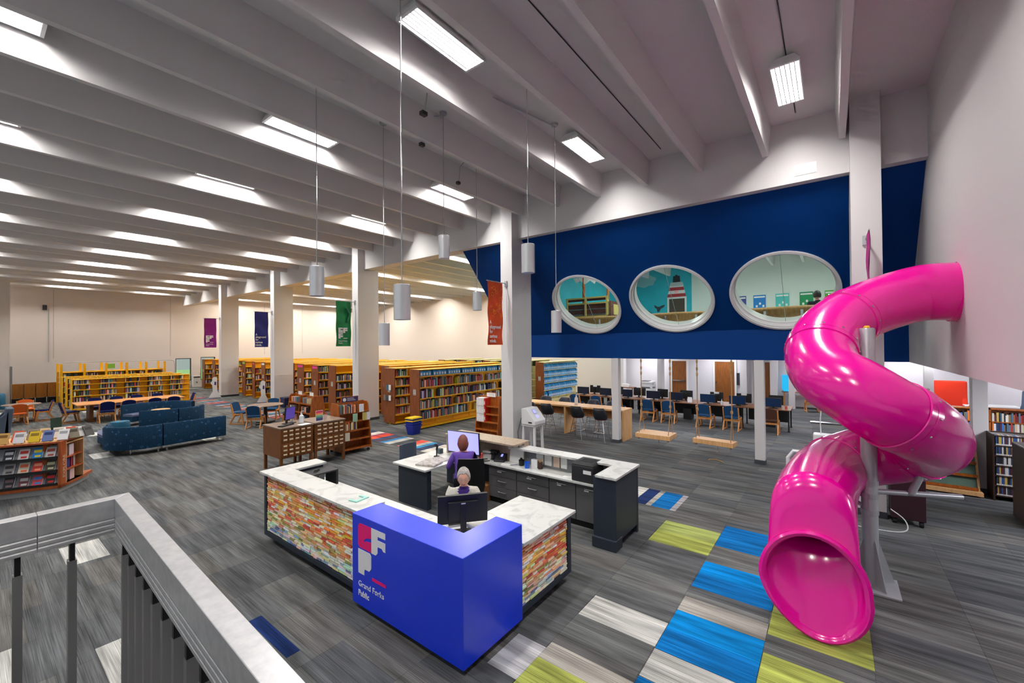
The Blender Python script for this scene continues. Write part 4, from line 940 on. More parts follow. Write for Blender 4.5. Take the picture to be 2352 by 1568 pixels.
for x in (-.4, .4): MB().box(x-.13, x+.13, -.012, -.008, 1.3, 1.42).build('shelf_sign', PAPER, t)
t, zs = aframe('oak display with white and red binders beside the first girder column', (10.06, 8.5, 0), -PI/2, .92, 1.38, .62, .4, 5)
for k in (4, 3, 2):
    for i in range(6):
        red = i == 5
        o = tag(MB().box(-.24, 0, 0, .055, 0, .25).build('ring_binder', mat('red_binder', (206, 40, 30), .5) if red else WHITE, None, (10.04, 8.92-i*.062-.055, zs[k]+.001)), '%s ring binder, %s on the %s shelf of the oak display' % ('red' if red else 'white', ORD[i], ['', '', 'third', 'second', 'top'][k]), 'binder', 'ring binders on the oak display')
        MB().box(-.243, -.24, .015, .04, .06, .16).build('spine_label', PAPER, o)
MB().box(-.2, .2, -.03, -.01, 1.36, 1.52).build('header_board', WOOD, t); MB().box(-.18, .18, -.034, -.03, 1.38, 1.5).build('notice', PAPER, t)
for k in range(2): MB().box(-.12+.02*k, .12-.02*k, -.035, -.034, 1.43+.03*k, 1.434+.03*k).build('printed_line', DGREY, t)
# shopping baskets
BB = mat('basket_blue', (12, 40, 140), .45); BY = mat('basket_yellow', (236, 200, 30), .45)
for k in range(4):
    z0 = .0+k*.085; s_ = 1
    t = thing('carry_basket', ['lowest blue carry basket of the nested pile', 'second blue carry basket of the nested pile', 'blue carry basket with yellow rim, third of the pile', 'uppermost carry basket with yellow rim and handles'][k], 'basket', (9.3, 11.35, z0), .1, 'nested carry baskets')
    m_ = BB
    w = MB(); b0, b1 = (-.16, .16, -.12, .12), (-.215, .215, -.165, .165); h = .31
    o_ = [[(x, y, z) for x, y in ((b[0]+i, b[2]+i), (b[1]-i, b[2]+i), (b[1]-i, b[3]-i), (b[0]+i, b[3]-i))] for b, z, i in ((b0, .0, 0), (b1, h, 0), (b1, h, .012), (b0, .012, .012))]
    w.rings(o_).build('bowl', m_, t)
    f = .225; MB().rings([[(x*q, y*q2, z) for x, y in ((-1, -1), (1, -1), (1, 1), (-1, 1))] for q, q2, z in ((.215, .165, h-.03), (.228, .178, h-.03), (.228, .178, h+.005), (.215, .165, h+.005))], closed=True).build('rim', BY if k > 1 else BB, t)
    if k == 3: MB().box(-.205, .205, -.155, -.008, h-.012, h+.012).box(-.205, .205, .008, .155, h-.012, h+.012).build('handle', BY, t)
# ---------------------------------------------------------------- banners on the columns
BAN = [(7.42, (242, 84, 28), 'orange banner with white lettering hanging from the first girder column', 'text', 'orange'), (15.07, (16, 150, 84), 'green banner with white library logo on the second girder column', 'logo', 'green'), (22.45, (26, 36, 132), 'navy banner with white lettering on the third girder column', 'text', 'navy'), (29.55, (152, 10, 146), 'purple banner with white library logo on the fourth girder column', 'logo', 'purple'), (-.48, (206, 40, 150), 'pink banner seen edge-on on the column beside the slide', None, 'pink')]
for y, c, lab, kind, nm in BAN:
    t = thing('banner', lab, 'banner', (9.0, y, 3.0), group='cloth banners on the girder columns')
    x0, x1 = -.35, .27; mb = MB(); nz, nx = 14, 6; vs = []
    for s_ in (0, .006):
        for k in range(nz+1):
            for i in range(nx+1):
                vs.append((lerp(x0, x1, i/nx), .025*math.sin(k*.9+i*.8+y)*(1-k/nz*.6)+s_, 1.74*k/nz))
    A_ = (nx+1)*(nz+1); fs = []
    for k in range(nz):
        for i in range(nx):
            a = k*(nx+1)+i; q = (a, a+1, a+nx+2, a+nx+1); fs += [q, tuple(v+A_ for v in q[::-1])]
    mb.add(vs, fs).build('cloth', mat('banner_'+nm, c, .7, 0, 'mottle', tuple(int(v*.86) for v in c), 3), t, smooth=True)
    MB().tube([(-.4, .003, 1.75), (.46, .003, 1.75)], .012, 8).build('top_pole', STEEL, t)
    MB().box(.42, .46, -.04, .05, 1.66, 1.82).build('bracket', STEEL, t)
    MB().tube([(.44, .003, 1.7), (.45, .003, .9), (.46, .003, .05)], .004, 5).build('tie_cord', WHITE, t)
    if kind == 'text': text('A\nplayground\nfor\ncurious\nminds.', LWHITE, .135, t, (-.32, -.03, .58), (PI/2, 0, 0), bold=.002, space=.95, sx=.78)
    if kind == 'logo':
        def gl(P, ox, oz, s_=.75): return MB().prism([(ox+u*s_, -.03, oz+(v-.43)*s_) for u, v in P], (0, .004, 0))
        for P in ([(.0, .99), (.24, .99), (.24, .92), (.11, .92), (.11, .87), (.24, .87), (.24, .8), (0, .8)], [(0, .79), (.11, .79), (.24, .79), (.24, .72), (0, .72)], [(.26, .99), (.5, .99), (.5, .92), (.37, .92), (.37, .72), (.26, .72)], [(.37, .89), (.5, .89), (.5, .82), (.37, .82)], [(0, .70), (.24, .70), (.24, .63), (.11, .63), (.11, .43), (0, .43)], [(.11, .6), (.24, .6), (.24, .5), (.11, .5)], [(.27, .46), (.5, .46), (.5, .43), (.27, .43)]):
            gl(P, -.27, .3).build('logo_piece', LWHITE, t)
        text('Grand Forks\nPublic', LWHITE, .085, t, (-.27, -.03, .18), (PI/2, 0, 0), sx=.85)
    if nm == 'green': MB().tube([(.05, -.03, 1.5), (.2, -.03, 1.25), (.1, -.03, .95)], .035, 6).build('printed_stroke', mat('dark_green_print', (6, 110, 62), .6), t)
    if nm == 'orange':
        rb = random.Random(2)
        for k in range(26):
            a = rb.uniform(-.28, .2); b = rb.uniform(.75, 1.6); r_ = rb.uniform(.03, .06); n_ = rb.choice((3, 4, 6, 12))
            MB().tube([(a+r_*math.cos(2*PI*j/n_), -.033, b+r_*math.sin(2*PI*j/n_)) for j in range(n_+1)], .005, 4).build('printed_outline', mat('amber_print', (246, 150, 30), .6), t)
# ---------------------------------------------------------------- pendant lamps and conduits
PEND = [(3.08, 5.87, 3.92, 'in front of the sofas, nearest the hall wall'), (3.22, 4.13, 3.51, 'large and low, closest above the front desk'), (5.36, 5.65, 4.79, 'hung highest, from a round canopy'), (4.89, 6.81, 3.21, 'lowest of all, seen before the bookstacks'), (7.16, 6.47, 4.0, 'beside the orange banner'), (5.08, 3.57, 4.26, 'crossing the first girder column'), (6.98, 4.25, 3.43, 'overlapping the first round window')]
for x, y, z, lab in PEND:
    t = thing('pendant_lamp', 'brushed metal cylinder pendant '+lab, 'lamp', (x, y, z-.21), group='cylinder pendants over the desk')
    MB().lathe([(.1, 0), (.1, .42), (.094, .425), (.015, .425)], n=32).build('shade', mat('spun_aluminium', (212, 213, 216), .24, .6), t, smooth=True)
    MB().lathe([(.088, -.001), (.088, .02), (.02, .05)], n=24).build('lens', mat('lens_blue_grey', (120, 140, 190), .3), t)
    MB().lathe([(.007, .42), (.007, ZS-z+.2)], n=8).build('stem', CHROME, t, smooth=True)
    MB().lathe([(.065, ZS-z+.17), (.07, ZS-z+.21)], n=20).build('canopy', STEEL, t)
t = thing('conduit_run', 'grey conduit with round junction box curling down beside the girder column lamps', 'conduit', (5.36, 5.65, ZS), ab=True)
MB().tube([(4.6, 4.75, 7.22), (7.0, 4.25, 7.24)], .013, 6).build('pipe', STEEL, t); MB().disc((4.6, 4.75, 7.19), .07, .08, 14).build('junction_box', STEEL, t)
MB().tube([(4.6, 4.75, 7.22), (4.5, 4.9, 7.2), (4.42, 5.0, 7.05), (4.4, 5.05, 6.7), (4.4, 5.05, 6.65)], .012, 6).build('drop', STEEL, t); MB().box(4.33, 4.43, 5.02, 5.1, 6.6, 6.66).build('camera_bracket', DGREY, t)
t = thing('conduit_run', 'short curled conduit drop beside the highest pendant', 'conduit', (5.2, 5.9, ZS), ab=True)
MB().tube([(5.36, 5.65, 7.22), (5.2, 5.82, 7.2), (5.13, 5.9, 7.05), (5.12, 5.92, 6.7)], .012, 6).build('drop', STEEL, t); MB().box(5.05, 5.14, 5.9, 5.97, 6.64, 6.7).build('camera_bracket', DGREY, t)
t = thing('conduit_run', 'hooked conduit drop in front of the small far fixture', 'conduit', (6.55, 6.7, ZS), ab=True)
MB().tube([(7.16, 6.47, 7.22), (6.95, 6.62, 7.2), (6.86, 6.7, 7.05), (6.85, 6.72, 6.72)], .012, 6).build('drop', STEEL, t); MB().box(6.8, 6.88, 6.7, 6.77, 6.66, 6.72).build('camera_bracket', DGREY, t)
for y_, x0_, x1_, lab in ((2.95, 2.8, 9.3, 'thin black wire along the ceiling bay above the blue wall'), (.5, 4.5, 9.4, 'thin black wire running to the fixture above the slide')):
    tag(MB().tube([(x0_, y_, ZS-.012), (x1_, y_, ZS-.012)], .008, 5).build('ceiling_wire', BLACK), lab, 'wire')
t = thing('wall_alarm', 'small grey wall alarm with conduit on the far white wall', 'alarm', (3.05, 38.4, 0), ab=True)
MB().box(2.94, 3.12, 38.38, 38.5, 5.4, 5.7).build('horn', DGREY, t); MB().tube([(3.2, 38.47, 5.5), (3.2, 38.47, 2.2)], .02, 6).build('conduit', STEEL, t)
# ---------------------------------------------------------------- bar table, stools, swings
t = thing('bar_table', 'long light maple bar table with end panels under the blue band', 'table', (12.6, 7.2, 0), ab=True)
MB().box(12.28, 13.0, 5.12, 9.6, .905, .955).build('table_top', MAPLE, t, bevel=.004)
for y in (5.12, 7.17, 9.5): MB().box(12.3, 12.98, y, y+.06, 0, .905).build('end_panel', MAPLE, t, bevel=.003)
MB().box(12.62, 12.66, 5.18, 9.5, .6, .905).build('modesty_panel', mat('maple_dark', (170, 112, 60), .5, 0, 'wood', (150, 96, 48), 5), t)
def stool(mshell):
    t = thing('bar_stool', '', 'stool')
    R = []
    for k, (z, r0, dx) in enumerate(((.66, .16, 0), (.69, .2, 0), (.76, .225, -.01), (.86, .235, -.03), (.97, .23, -.05), (1.04, .2, -.06))):
        a0 = PI*(.42 if k < 2 else .45 if k == 2 else .56+.06*(k-3)); 
        R.append([(dx+r0*math.cos(PI+lerp(-1, 1, j/10)*(PI-a0)), r0*math.sin(PI+lerp(-1, 1, j/10)*(PI-a0)), z) for j in range(11)])
    mb = MB(); vs = [v for r in R for v in r]; n = 11; fs = [(i*n+j, i*n+j+1, (i+1)*n+j+1, (i+1)*n+j) for i in range(len(R)-1) for j in range(n-1)]
    o = mb.add(vs, fs).build('shell', mshell, t, smooth=True); md = o.modifiers.new('solidify', 'SOLIDIFY'); md.thickness = .012
    MB().lathe([(.15, .655), (.19, .67), (.195, .7), (.16, .71)], n=20).build('seat_pad', mat('stool_pad', (92, 28, 38), .8), t, smooth=True)
    for sx in (-1, 1):
        for sy in (-1, 1): MB().tube([(sx*.1, sy*.1, .66), (sx*.22, sy*.22, 0)], .011, 7).build('leg', CHROME, t)
    for z, r in ((.28, .178), (.45, .148)): MB().tube([(r, r, z), (-r, r, z), (-r, -r, z), (r, -r, z), (r, r, z)], .008, 6).build('foot_rail', CHROME, t)
    return t
ST = stool(mat('black_shell', (26, 30, 36), .45)); ST2 = stool(mat('grey_shell', (76, 82, 94), .5))
for i, (y, lab) in enumerate(((5.72, 'black shell bar stool nearest the white post'), (6.52, 'black shell bar stool, second from the white post'), (7.66, 'black shell bar stool, third from the white post'), (8.35, 'black shell bar stool half hidden by the first girder column'))): place(ST, i, lab, (11.98, y, 0), 0.05*i, 'black bar stools')
for i, (y, lab) in enumerate(((6.0, 'grey bar stool on the far side, nearest the white post'), (6.7, 'grey bar stool on the far side, second from the white post'), (7.85, 'grey bar stool on the far side, third from the white post'), (8.65, 'grey bar stool on the far side, nearest the blue-box stack'))): place(ST2, i, lab, (13.35, y, 0), PI+.1*i, 'grey bar stools')
pump('sanitizer pump bottle on the maple bar table', (12.75, 7.0, .956), 1.3)
ROPE = mat('hemp_rope', (176, 140, 96), .9)
def swing(label, c, rz, ln, wd, z):
    t = thing('rope_swing', label, 'swing', (c[0], c[1], z), rz, 'rope swings')
    MB().box(-wd/2, wd/2, -ln/2, ln/2, -.12, 0).build('seat_plank', MAPLE, t, bevel=.006)
    top = 2.56-z
    for s in (-1, 1):
        y = s*(ln/2-.07)
        r = MB().tube([(0, y, .75), (0, y, top)], .014, 7).build('rope', ROPE, t)
        for dx in (-wd*.36, wd*.36):
            MB().tube([(0, y, .75), (dx*.8, y, .1), (dx, y, -.1)], .011, 6).build('rope_leg', ROPE, t)
        MB().lathe([(.012, -.05), (.035, -.02), (.035, .03), (.014, .06)], (0, y, .75), 8).build('knot', ROPE, t)
        for zz in (top-.05, top-.25, top-.4): MB().lathe([(.016, -.05), (.026, -.03), (.026, .03), (.016, .05)], (0, y, zz), 8).build('rope_wrap', ROPE, t)
        MB().lathe([(.015, -.17), (.03, -.15), (.03, -.12)], (wd*.36, y, 0), 8).build('end_knot', ROPE, t); MB().lathe([(.015, -.17), (.03, -.15), (.03, -.12)], (-wd*.36, y, 0), 8).build('end_knot', ROPE, t)
    MB().tube([(-.1, -.1, -.12), (-.11, -.11, -.2), (-.07, -.12, -.27), (-.1, -.08, -.3)], .007, 5).build('loose_rope_end', ROPE, t)
    return t
swing('wooden rope swing nearer the maple bar table', (11.8, 3.97, 0), 0, .95, .64, .5)
swing('wooden rope swing nearer the second white post', (12.0, 2.5, 0), -.12, 1.0, .35, .46)
tag(MB().tube([(0, 0, .01), (.1, .1, .012), (.18, .22, .012), (.12, .34, .012), (.02, .36, .01)], .012, 6).build('rope_end', ROPE, None, (11.55, 2.2, 0)), 'loose rope end coiled on the carpet under the swing', 'rope')
# white kiosk on a stand beside the first column
t = thing('kiosk', 'white slanted scanner kiosk on a white stand beside the first girder column', 'kiosk', (9.86, 6.82, 0), PI/2)
for x in (-.2, .2):
    for y in (-.2, .2): MB().frust((x-.03, x+.03, y-.03, y+.03), (x*.9-.03, x*.9+.03, y*.9-.03, y*.9+.03), 0, .7).build('leg', WHITE, t)
MB().box(-.22, .22, -.24, .24, .7, .75).build('stand_top', WHITE, t, bevel=.006)
c = MB().prism([(-.26, -.27, .755), (.2, -.27, .755), (.2, -.27, 1.2), (.02, -.27, 1.2), (-.26, -.27, .86)], (0, .54, 0)).build('housing', WHITE, t, bevel=.012)
MB().box(-.16, -.04, .268, .272, .8, .84).build('slot', BLACK, c)
Ts = Matrix.Translation((-.12, 0, 1.03)) @ Matrix.Rotation(-math.atan2(.34, .28), 4, 'Y')
MB().box(.02, .16, -.06, .08, -.004, .004, T=Ts).build('display', SCR_P, c); MB().box(.03, .15, -.05, .07, .004, .006, T=Ts).build('display_glass', SCR_V, c); MB().box(-.12, -.03, -.06, .08, .0, .005, T=Ts).build('lit_label', SCR_V, c)
tag(MB().tube([(9.75, 7.14, .9), (9.66, 7.2, .5), (9.68, 7.18, .02), (9.5, 7.0, .012)], .008, 6).build('power_cable', DGREY), 'grey power cable hanging behind the white kiosk', 'cable')
# ---------------------------------------------------------------- computer desks
t = thing('computer_desk', 'long double-sided computer desk with dark monitors and black legs', 'desk', (17.3, 5.2, 0), ab=True)
DTOP = mat('brown_laminate', (128, 84, 52), .4, 0, 'wood', (112, 70, 40), 5)
for k in range(6):
    y0 = 1.14+k*1.37
    MB().box(16.7, 17.85, y0, y0+1.36, .71, .74).build('desk_top', DTOP, t, bevel=.004)
    for x in (16.78, 17.75): MB().box(x-.02, x+.02, y0+.04, y0+.08, 0, .71).box(x-.03, x+.03, y0+.02, y0+.1, 0, .03).build('leg', BLACK, t)
    MB().box(17.22, 17.26, y0+.1, y0+1.3, .25, .71).build('modesty_panel', BLACK, t)
    MB().box(16.95, 17.3, y0+.45, y0+.75, .08, .5).build('computer_tower', BLACK, t)
ny = [(9.25, 8.68), (8.15, 7.62), (7.11, 6.68), (6.08, 5.53), (5.17, 4.66), (4.02, 3.5), (3.03, 2.5), (1.9, 1.42)]
for i, (a, b) in enumerate(ny):
    flat_monitor('desktop_monitor', '%s screen on the near side of the computer desk, %s from the mug' % (['black', 'black', 'black', 'grey-lit', 'black', 'dark-blue', 'blue-lit', 'dark-blue'][i], ORD[7-i]), (17.0, (a+b)/2, .741), 0, abs(a-b), .31, -.06, SCR_B if i > 4 else SCR_D, .04, group='near row of computer monitors')
by = [(8.88, 8.38, 1), (7.8, 7.3, 0), (6.82, 6.3, 0), (5.8, 5.38, 0), (4.89, 4.42, 0), (3.78, 3.32, 1), (2.87, 2.38, 1), (1.84, 1.4, 0)]
for i, (a, b, c) in enumerate(by):
    flat_monitor('desktop_monitor', 'black monitor back%s across the desk, %s from the mug' % (' with taped paper' if c else '', ORD[7-i]), (17.5, (a+b)/2, .741), PI, abs(a-b), .33, -.06, SCR_D, .06, group='far row of computer monitors', cover=bool(c))
for i, (x, y, r, m_, lab) in enumerate(((16.35, 5.75, 0, 0, 'teal chair at the computer desk, fourth from the mug'), (16.4, 5.0, .08, 0, 'teal chair at the computer desk, third from the mug'), (16.2, 3.66, -.1, 0, 'teal chair at the computer desk, second from the mug'), (16.25, 2.8, -.05, 0, 'teal chair at the computer desk nearest the mug'), (16.4, 7.05, 0, 0, 'teal chair at the desk seen beside the first white post'), (16.4, 7.95, 0, 0, 'teal chair back just above the bar table top'), (16.4, 8.95, 0, 0, 'teal chair at the far end of the computer desk'))):
    place(PT, 1, lab, (x, y, 0), r, 'teal chairs at the computer desk')
PBR = lib_chair(mat('brown_fabric', (78, 48, 36), .9, spec=.2)); place(PBR, 0, 'brown chair pushed in at the end of the computer desk', (16.3, 1.68, 0), 0)
tag(MB().lathe([(.04, 0), (.042, .1), (.036, .1), (.034, .01)], n=14).tube([(.04, 0, .08), (.07, 0, .07), (.07, 0, .03), (.04, 0, .02)], .007, 6).build('mug', mat('terracotta', (186, 86, 60), .5), None, (16.95, 1.28, .741)), 'terracotta mug at the end of the computer desk', 'mug')
for i, (y, lab) in enumerate(((7.45, 'hand gel bottle between monitors near the bar table end'), (3.25, 'hand gel bottle between the taped monitors'))): pump(lab, (16.85, y, .741), .8)
tag(MB().prism([(0, -.08, 0), (.06, -.08, 0), (.03, -.08, .2)], (0, .16, 0)).build('tent_card', PAPER, None, (16.9, 4.38, .741)), 'white tent card standing on the computer desk', 'sign')
# copier and side table
t = thing('copier', 'white office copier against the wall behind the computers', 'copier', (21.5, 7.6, 0), PI)
MB().box(-.3, .3, -.32, .32, .05, .72).build('cabinet', WHITE, t, bevel=.02); MB().box(-.3, .3, -.32, .32, .8, .95).box(-.3, -.2, -.32, .32, .72, .8).box(.2, .3, -.3, .3, .72, .8).build('body', WHITE, t, bevel=.015); MB().box(-.28, .28, -.3, .3, .96, 1.08).build('document_feeder', WHITE, t, bevel=.03); MB().box(-.2, .25, -.28, .1, 1.081, 1.1).build('paper_tray', DGREY, t); MB().box(-.05, .35, -.25, .2, .76, .79).build('output_tray', DGREY, t)
for x in (-.2, .2):
    for y in (-.25, .25): MB().lathe([(.03, 0), (.03, .05)], (x, y, 0), 8).build('caster', BLACK, t)
t = thing('side_table', 'small brown table beside the copier', 'table', (21.3, 8.7, 0)); MB().box(-.25, .25, -.45, .45, .7, .74).build('table_top', DTOP, t)
for x in (-.22, .22):
    for y in (-.42, .42): MB().box(x-.02, x+.02, y-.02, y+.02, 0, .7).build('leg', CATWOOD, t)
tag(MB().box(-.15, .15, -.2, .2, 0, .12).box(-.15, .02, -.18, .18, .12, .17).build('desk_printer', WHITE, None, (21.3, 8.7, .741), bevel=.01), 'low white printer on the small brown table', 'printer')
box('pipe_column', PAINT, 23.2, 23.5, 3.35, 3.65, 0, 2.72, kind=S)
box('drinking_fountain', DGREY, 23.55, 23.68, 3.72, 3.85, .9, 1.5); tag(bpy.data.objects['drinking_fountain'], 'narrow dark panel on the wall between two doors', 'panel')
# ---------------------------------------------------------------- area beyond the slide
t = thing('study_desk', 'brown wall desk with cyan-lit screen behind the second post pair', 'desk', (23.2, -.5, 0), ab=True); MB().box(22.9, 23.6, -2.6, 1.9, .72, .75).build('desk_top', DTOP, t)
for y in (-2.5, -1.0, .3, 1.8): MB().box(22.95, 23.0, y-.03, y+.03, 0, .72).build('leg', BEECH, t)
tag(MB().box(-.03, .03, -.16, .16, .06, .75).box(-.08, .08, -.1, .1, 0, .06).build('lit_display', mat('cyan_screen', (30, 160, 205), .3, emit=.8), None, (23.3, 1.75, .751)), 'cyan lit upright display on the wall desk', 'display')
place(PO, 1, 'orange chair at the wall desk behind the slide', (22.4, .75, 0), .2)
tag(MB().box(-.2, .2, -.25, .25, 0, .16).build('desk_printer', DGREY, None, (23.2, .15, .751), bevel=.02), 'dark printer on the wall desk behind the slide', 'printer')
armchair('armchair', 'tall orange-red lounge chair beyond the slide', (19.0, -3.0, 0), PI, mat('red_orange_fabric', (214, 46, 10), .85), 1.72, .75)
armchair('armchair', 'second orange lounge chair partly hidden by the slide', (20.5, -1.9, 0), PI/2, mat('red_orange_fabric'), 1.1, .7)
armchair('armchair', 'slate blue high-backed lounge chair under the white wall edge', (18.6, -4.1, 0), PI/2, mat('slate_blue_fabric', (66, 88, 116), .85), 1.52, .8)
t = thing('cafe_table', 'pale table with metal legs between the lounge chairs', 'table', (19.3, -4.0, 0)); MB().box(-.35, .35, -.45, .75, .95, 1.0).build('table_top', WHITE, t, bevel=.02)
for y in (-.2, .1): MB().lathe([(.03, 0), (.03, .95)], (0, y, 0), 10).build('leg', CHROME, t)
# low oak bookcases with books on top shelves
def oak_case(label, x0, x1, y, h, face=1):
    t = thing('low_bookcase', label, 'bookcase', ((x0+x1)/2, y, 0), ab=True)
    return t
GREENB = mat('green_slat', (72, 100, 84), .6)
t = thing('magazine_rack', 'oak magazine rack with green slanted shelves beside the small white post', 'rack', (12.0, -1.75, 0), ab=True)
for y in (-2.2, -1.32): MB().prism([(11.8, y-.015, .0), (12.4, y-.015, 0), (12.4, y-.015, 1.3), (12.2, y-.015, 1.3), (11.85, y-.015, .12)], (0, .03, 0)).build('side_panel', MAPLE, t)
for k in range(5):
    z = .14+k*.235; x = lerp(11.86, 12.15, k/4.)
    MB().box(x-.03, x+.01, -2.19, -1.33, z-.03, z+.02).build('shelf_lip', WOOD, t)
    MB().prism([(x+.01, -2.19, z), (x+.015, -2.19, z-.005), (x+.11, -2.19, z+.2), (x+.1, -2.19, z+.205)], (0, .86, 0)).build('slanted_shelf', GREENB, t)
MB().box(12.35, 12.4, -2.2, -1.32, .1, 1.3).build('back_panel', WOOD, t); MB().box(11.74, 12.0, -2.24, -1.28, .03, .1).build('base_board', MAPLE, t)
for i, (y, z, c, lab) in enumerate(((-2.08, 1.12, (90, 40, 110), 'purple magazine on the top tier of the magazine rack'), (-1.95, 1.12, (60, 110, 180), 'blue magazine on the top tier of the magazine rack'), (-2.1, .63, (200, 40, 40), 'red booklet on the middle tier of the magazine rack'), (-2.12, .4, (120, 40, 40), 'dark red booklet on the lower tier of the magazine rack'))): book((.02, .12, .2), (12.0+.12*(z-.3), y, z), c, lab, ry=.3)
# dvd shelf and dark cabinets under the white wall
DK = mat('dark_brown_laminate', (58, 38, 28), .5, 0, 'wood', (44, 28, 20), 5)
def dvd_case(label, x0, x1, ya, yb, h, n, single=None, over=None):
    """shelves open towards -x, side panels across y"""
    t = thing('media_shelf', label, 'shelf', ((x0+x1)/2, (ya+yb)/2, 0), ab=True)
    for y in (ya, yb-.03): MB().box(x0, x1, y, y+.03, .0, h).build('side_panel', DK, t)
    MB().box(x1-.02, x1, ya, yb, .0, h).build('back_panel', DK, t)
    for k in range(n+1): MB().box(x0+.02, x1, ya+.03, yb-.03, .1+(h-.12)*k/n-.02, .1+(h-.12)*k/n).build('shelf', DK, t)
    for k in range(n):
        y = yb-.05; rr = random.Random(k+int(x0*10))
        while y > ya+.08:
            w_ = rr.uniform(.013, .022); c = rr.choice(((28, 28, 34), (50, 60, 80), (210, 205, 200), (90, 30, 34), (40, 80, 140), (30, 34, 40), (200, 170, 80)))
            STUFF.col = s2l(c); z = .1+(h-.12)*k/n; STUFF.box(x0+.03, x0+.17, y-w_+.001, y, z+.001, z+.19); STUFF.col = s2l((230, 228, 224)); STUFF.box(x0+.029, x0+.03, y-w_+.003, y-.002, z+.004, z+.03); y -= w_
    return t
dvd_case('dark brown shelf of discs under the white wall', 11.75, 12.2, -3.6, -2.36, 1.24, 6)
t = thing('dark_cabinet', 'dark brown cabinet end at the picture edge beyond the slide post', 'cabinet', (10.5, -2.75, 0), ab=True); MB().box(10.2, 10.85, -3.6, -2.4, .02, 1.28).build('body', DK, t, bevel=.02); MB().box(10.25, 10.8, -3.55, -2.45, 0, .02).build('plinth', BLACK, t)
for i, (x, y0, y1) in enumerate(((15.6, -2.95, -2.2), (15.65, -4.6, -3.1))):
    t = thing('low_bookcase', ['oak bookcase end beside the orange lounge chair', 'oak bookcase with bright spines under the slate blue chair'][i], 'bookcase', (x, (y0+y1)/2, 0), ab=True)
    MB().box(x+.2, x+.23, y0, y1, 0, 1.3).build('back_panel', WOOD, t)
    for y in (y0, y1-.03): MB().box(x, x+.25, y, y+.03, 0, 1.3).build('side_panel', WOOD, t)
    for z in (.1, .42, .74, .98): MB().box(x, x+.2, y0, y1, z-.025, z).build('shelf', WOOD, t)
    MB().box(x, x+.25, y0, y1, 1.27, 1.3).build('top', WOOD, t); MB().prism([(x+.1, y0+.06, 1.3), (x+.1, y0+.2, 1.3), (x+.1, y0+.1, 1.5), (x+.1, y0+.06, 1.5)], (.03, 0, 0)).build('sign_bracket', WOOD, t)
    for z in (.74, .98):
        y = y1-.05
        while y > y0+.08:
            w_ = rd.uniform(.02, .04); c = rd.choice(BK+[(230, 120, 40), (60, 120, 200), (240, 200, 60)]); STUFF.col = s2l(c); STUFF.box(x+.01, x+.15, y-w_+.002, y, z+.001, z+rd.uniform(.16, .24)); y -= w_
# cabinets behind the slide foot
t = thing('wheeled_cabinet', 'dark maroon wheeled cabinet behind the slide post', 'cabinet', (9.55, -.85, 0), ab=True)
MB().box(9.3, 9.75, -1.15, -.73, .1, .82).build('body', mat('maroon_laminate', (48, 14, 26), .5), t, bevel=.006); MB().box(9.32, 9.74, -1.12, -.76, .821, .83).build('paper', PAPER, t)
for y in (-1.1, -.78):
    for x in (9.36, 9.7): MB().disc((0, 0, -.025), .05, .05, 14).build('caster', BLACK, t, (x, y, .05), rot=(PI/2, 0, 0))
tag(MB().tube(catmull([(9.0, -.7, .32), (8.95, -.86, .2), (8.9, -.88, .06), (8.85, -.7, .012), (8.8, -.3, .012), (8.75, .1, .012)]), .008, 6).build('white_cable', WHITE), 'white cable looping on the carpet behind the slide post', 'cable')
t = thing('loop_stand', 'white rounded loop stand half hidden by the lower slide bend', 'stand', (8.7, .36, 0)); MB().tube([(0, -.06, .0), (0, -.06, 1.0), (0, .02, 1.12), (0, .2, 1.12), (0, .28, 1.0), (0, .28, 0)], .03, 8).build('loop_frame', WHITE, t); MB().box(-.02, .02, .0, .22, .1, 1.0).build('inner_panel', DGREY, t); MB().box(-.12, .12, -.1, .32, 0, .03).build('base', WHITE, t)
t = thing('equipment_box', 'white box with a thin upright wand behind the slide', 'box', (12.5, .2, 0)); MB().box(-.16, .16, -.25, .2, .0, .8).build('box', WHITE, t, bevel=.02); MB().tube([(0, .05, .8), (0, .06, 1.1), (.0, .04, 1.4)], .012, 6).build('wand', WHITE, t)
tag(MB().tube([(19.2, -.9, .05), (19.2, .7, .05)], .05, 10).build('metal_tube', CHROME), 'shiny metal tube lying on the carpet beyond the slide', 'tube')
# ---------------------------------------------------------------- play room behind the round windows
XW = 23.55
def joists_play():
    for k in range(1, 9):
        o = bpy.data.objects.new('joist', jme2); COL.objects.link(o); o.parent = ceil; o.location = (0, -1.391+1.2085*k, 0)
joists_play()
MUR = mat('aqua_mural_paint', (30, 172, 190), .7, 0, 'mottle', (40, 182, 200), 1.5); GW = mat('play_room_white', (214, 222, 216), .7)
box('wall_play_mural', MUR, XW, XW+.2, 5.93, 9.5, 2.9, ZS, kind=S); box('wall_play_back', GW, XW, XW+.2, YR-.2, 5.93, 2.9, ZS, kind=S)
box('wall_play_side', GW, 12.6, XW, YR-.25, YR-.13, 2.9, ZS, kind=S); box('wall_play_end', MUR, 14.0, XW, 9.5, 9.6, 2.9, ZS, kind=S)
def flatpoly(name, pts, m, parent, x=XW-.012, th=.01): return MB().prism([(x, y, z) for y, z in pts], (th, 0, 0)).build(name, m, parent)
k_ = XW/17.3
def mp(y, z): return (y*k_, 2.98+(z-2.98)*k_)
t = thing('lighthouse_mural', 'red and white painted lighthouse with a dark doorway on the aqua wall', 'mural', (XW-.01, 4.93*k_, 2.98), ab=True)
RED = mat('mural_red', (178, 40, 44), .6)
flatpoly('tower', [mp(5.293, 4.858), mp(4.557, 4.83), mp(4.70, 5.45), mp(5.152, 5.45)], WHITE, t)
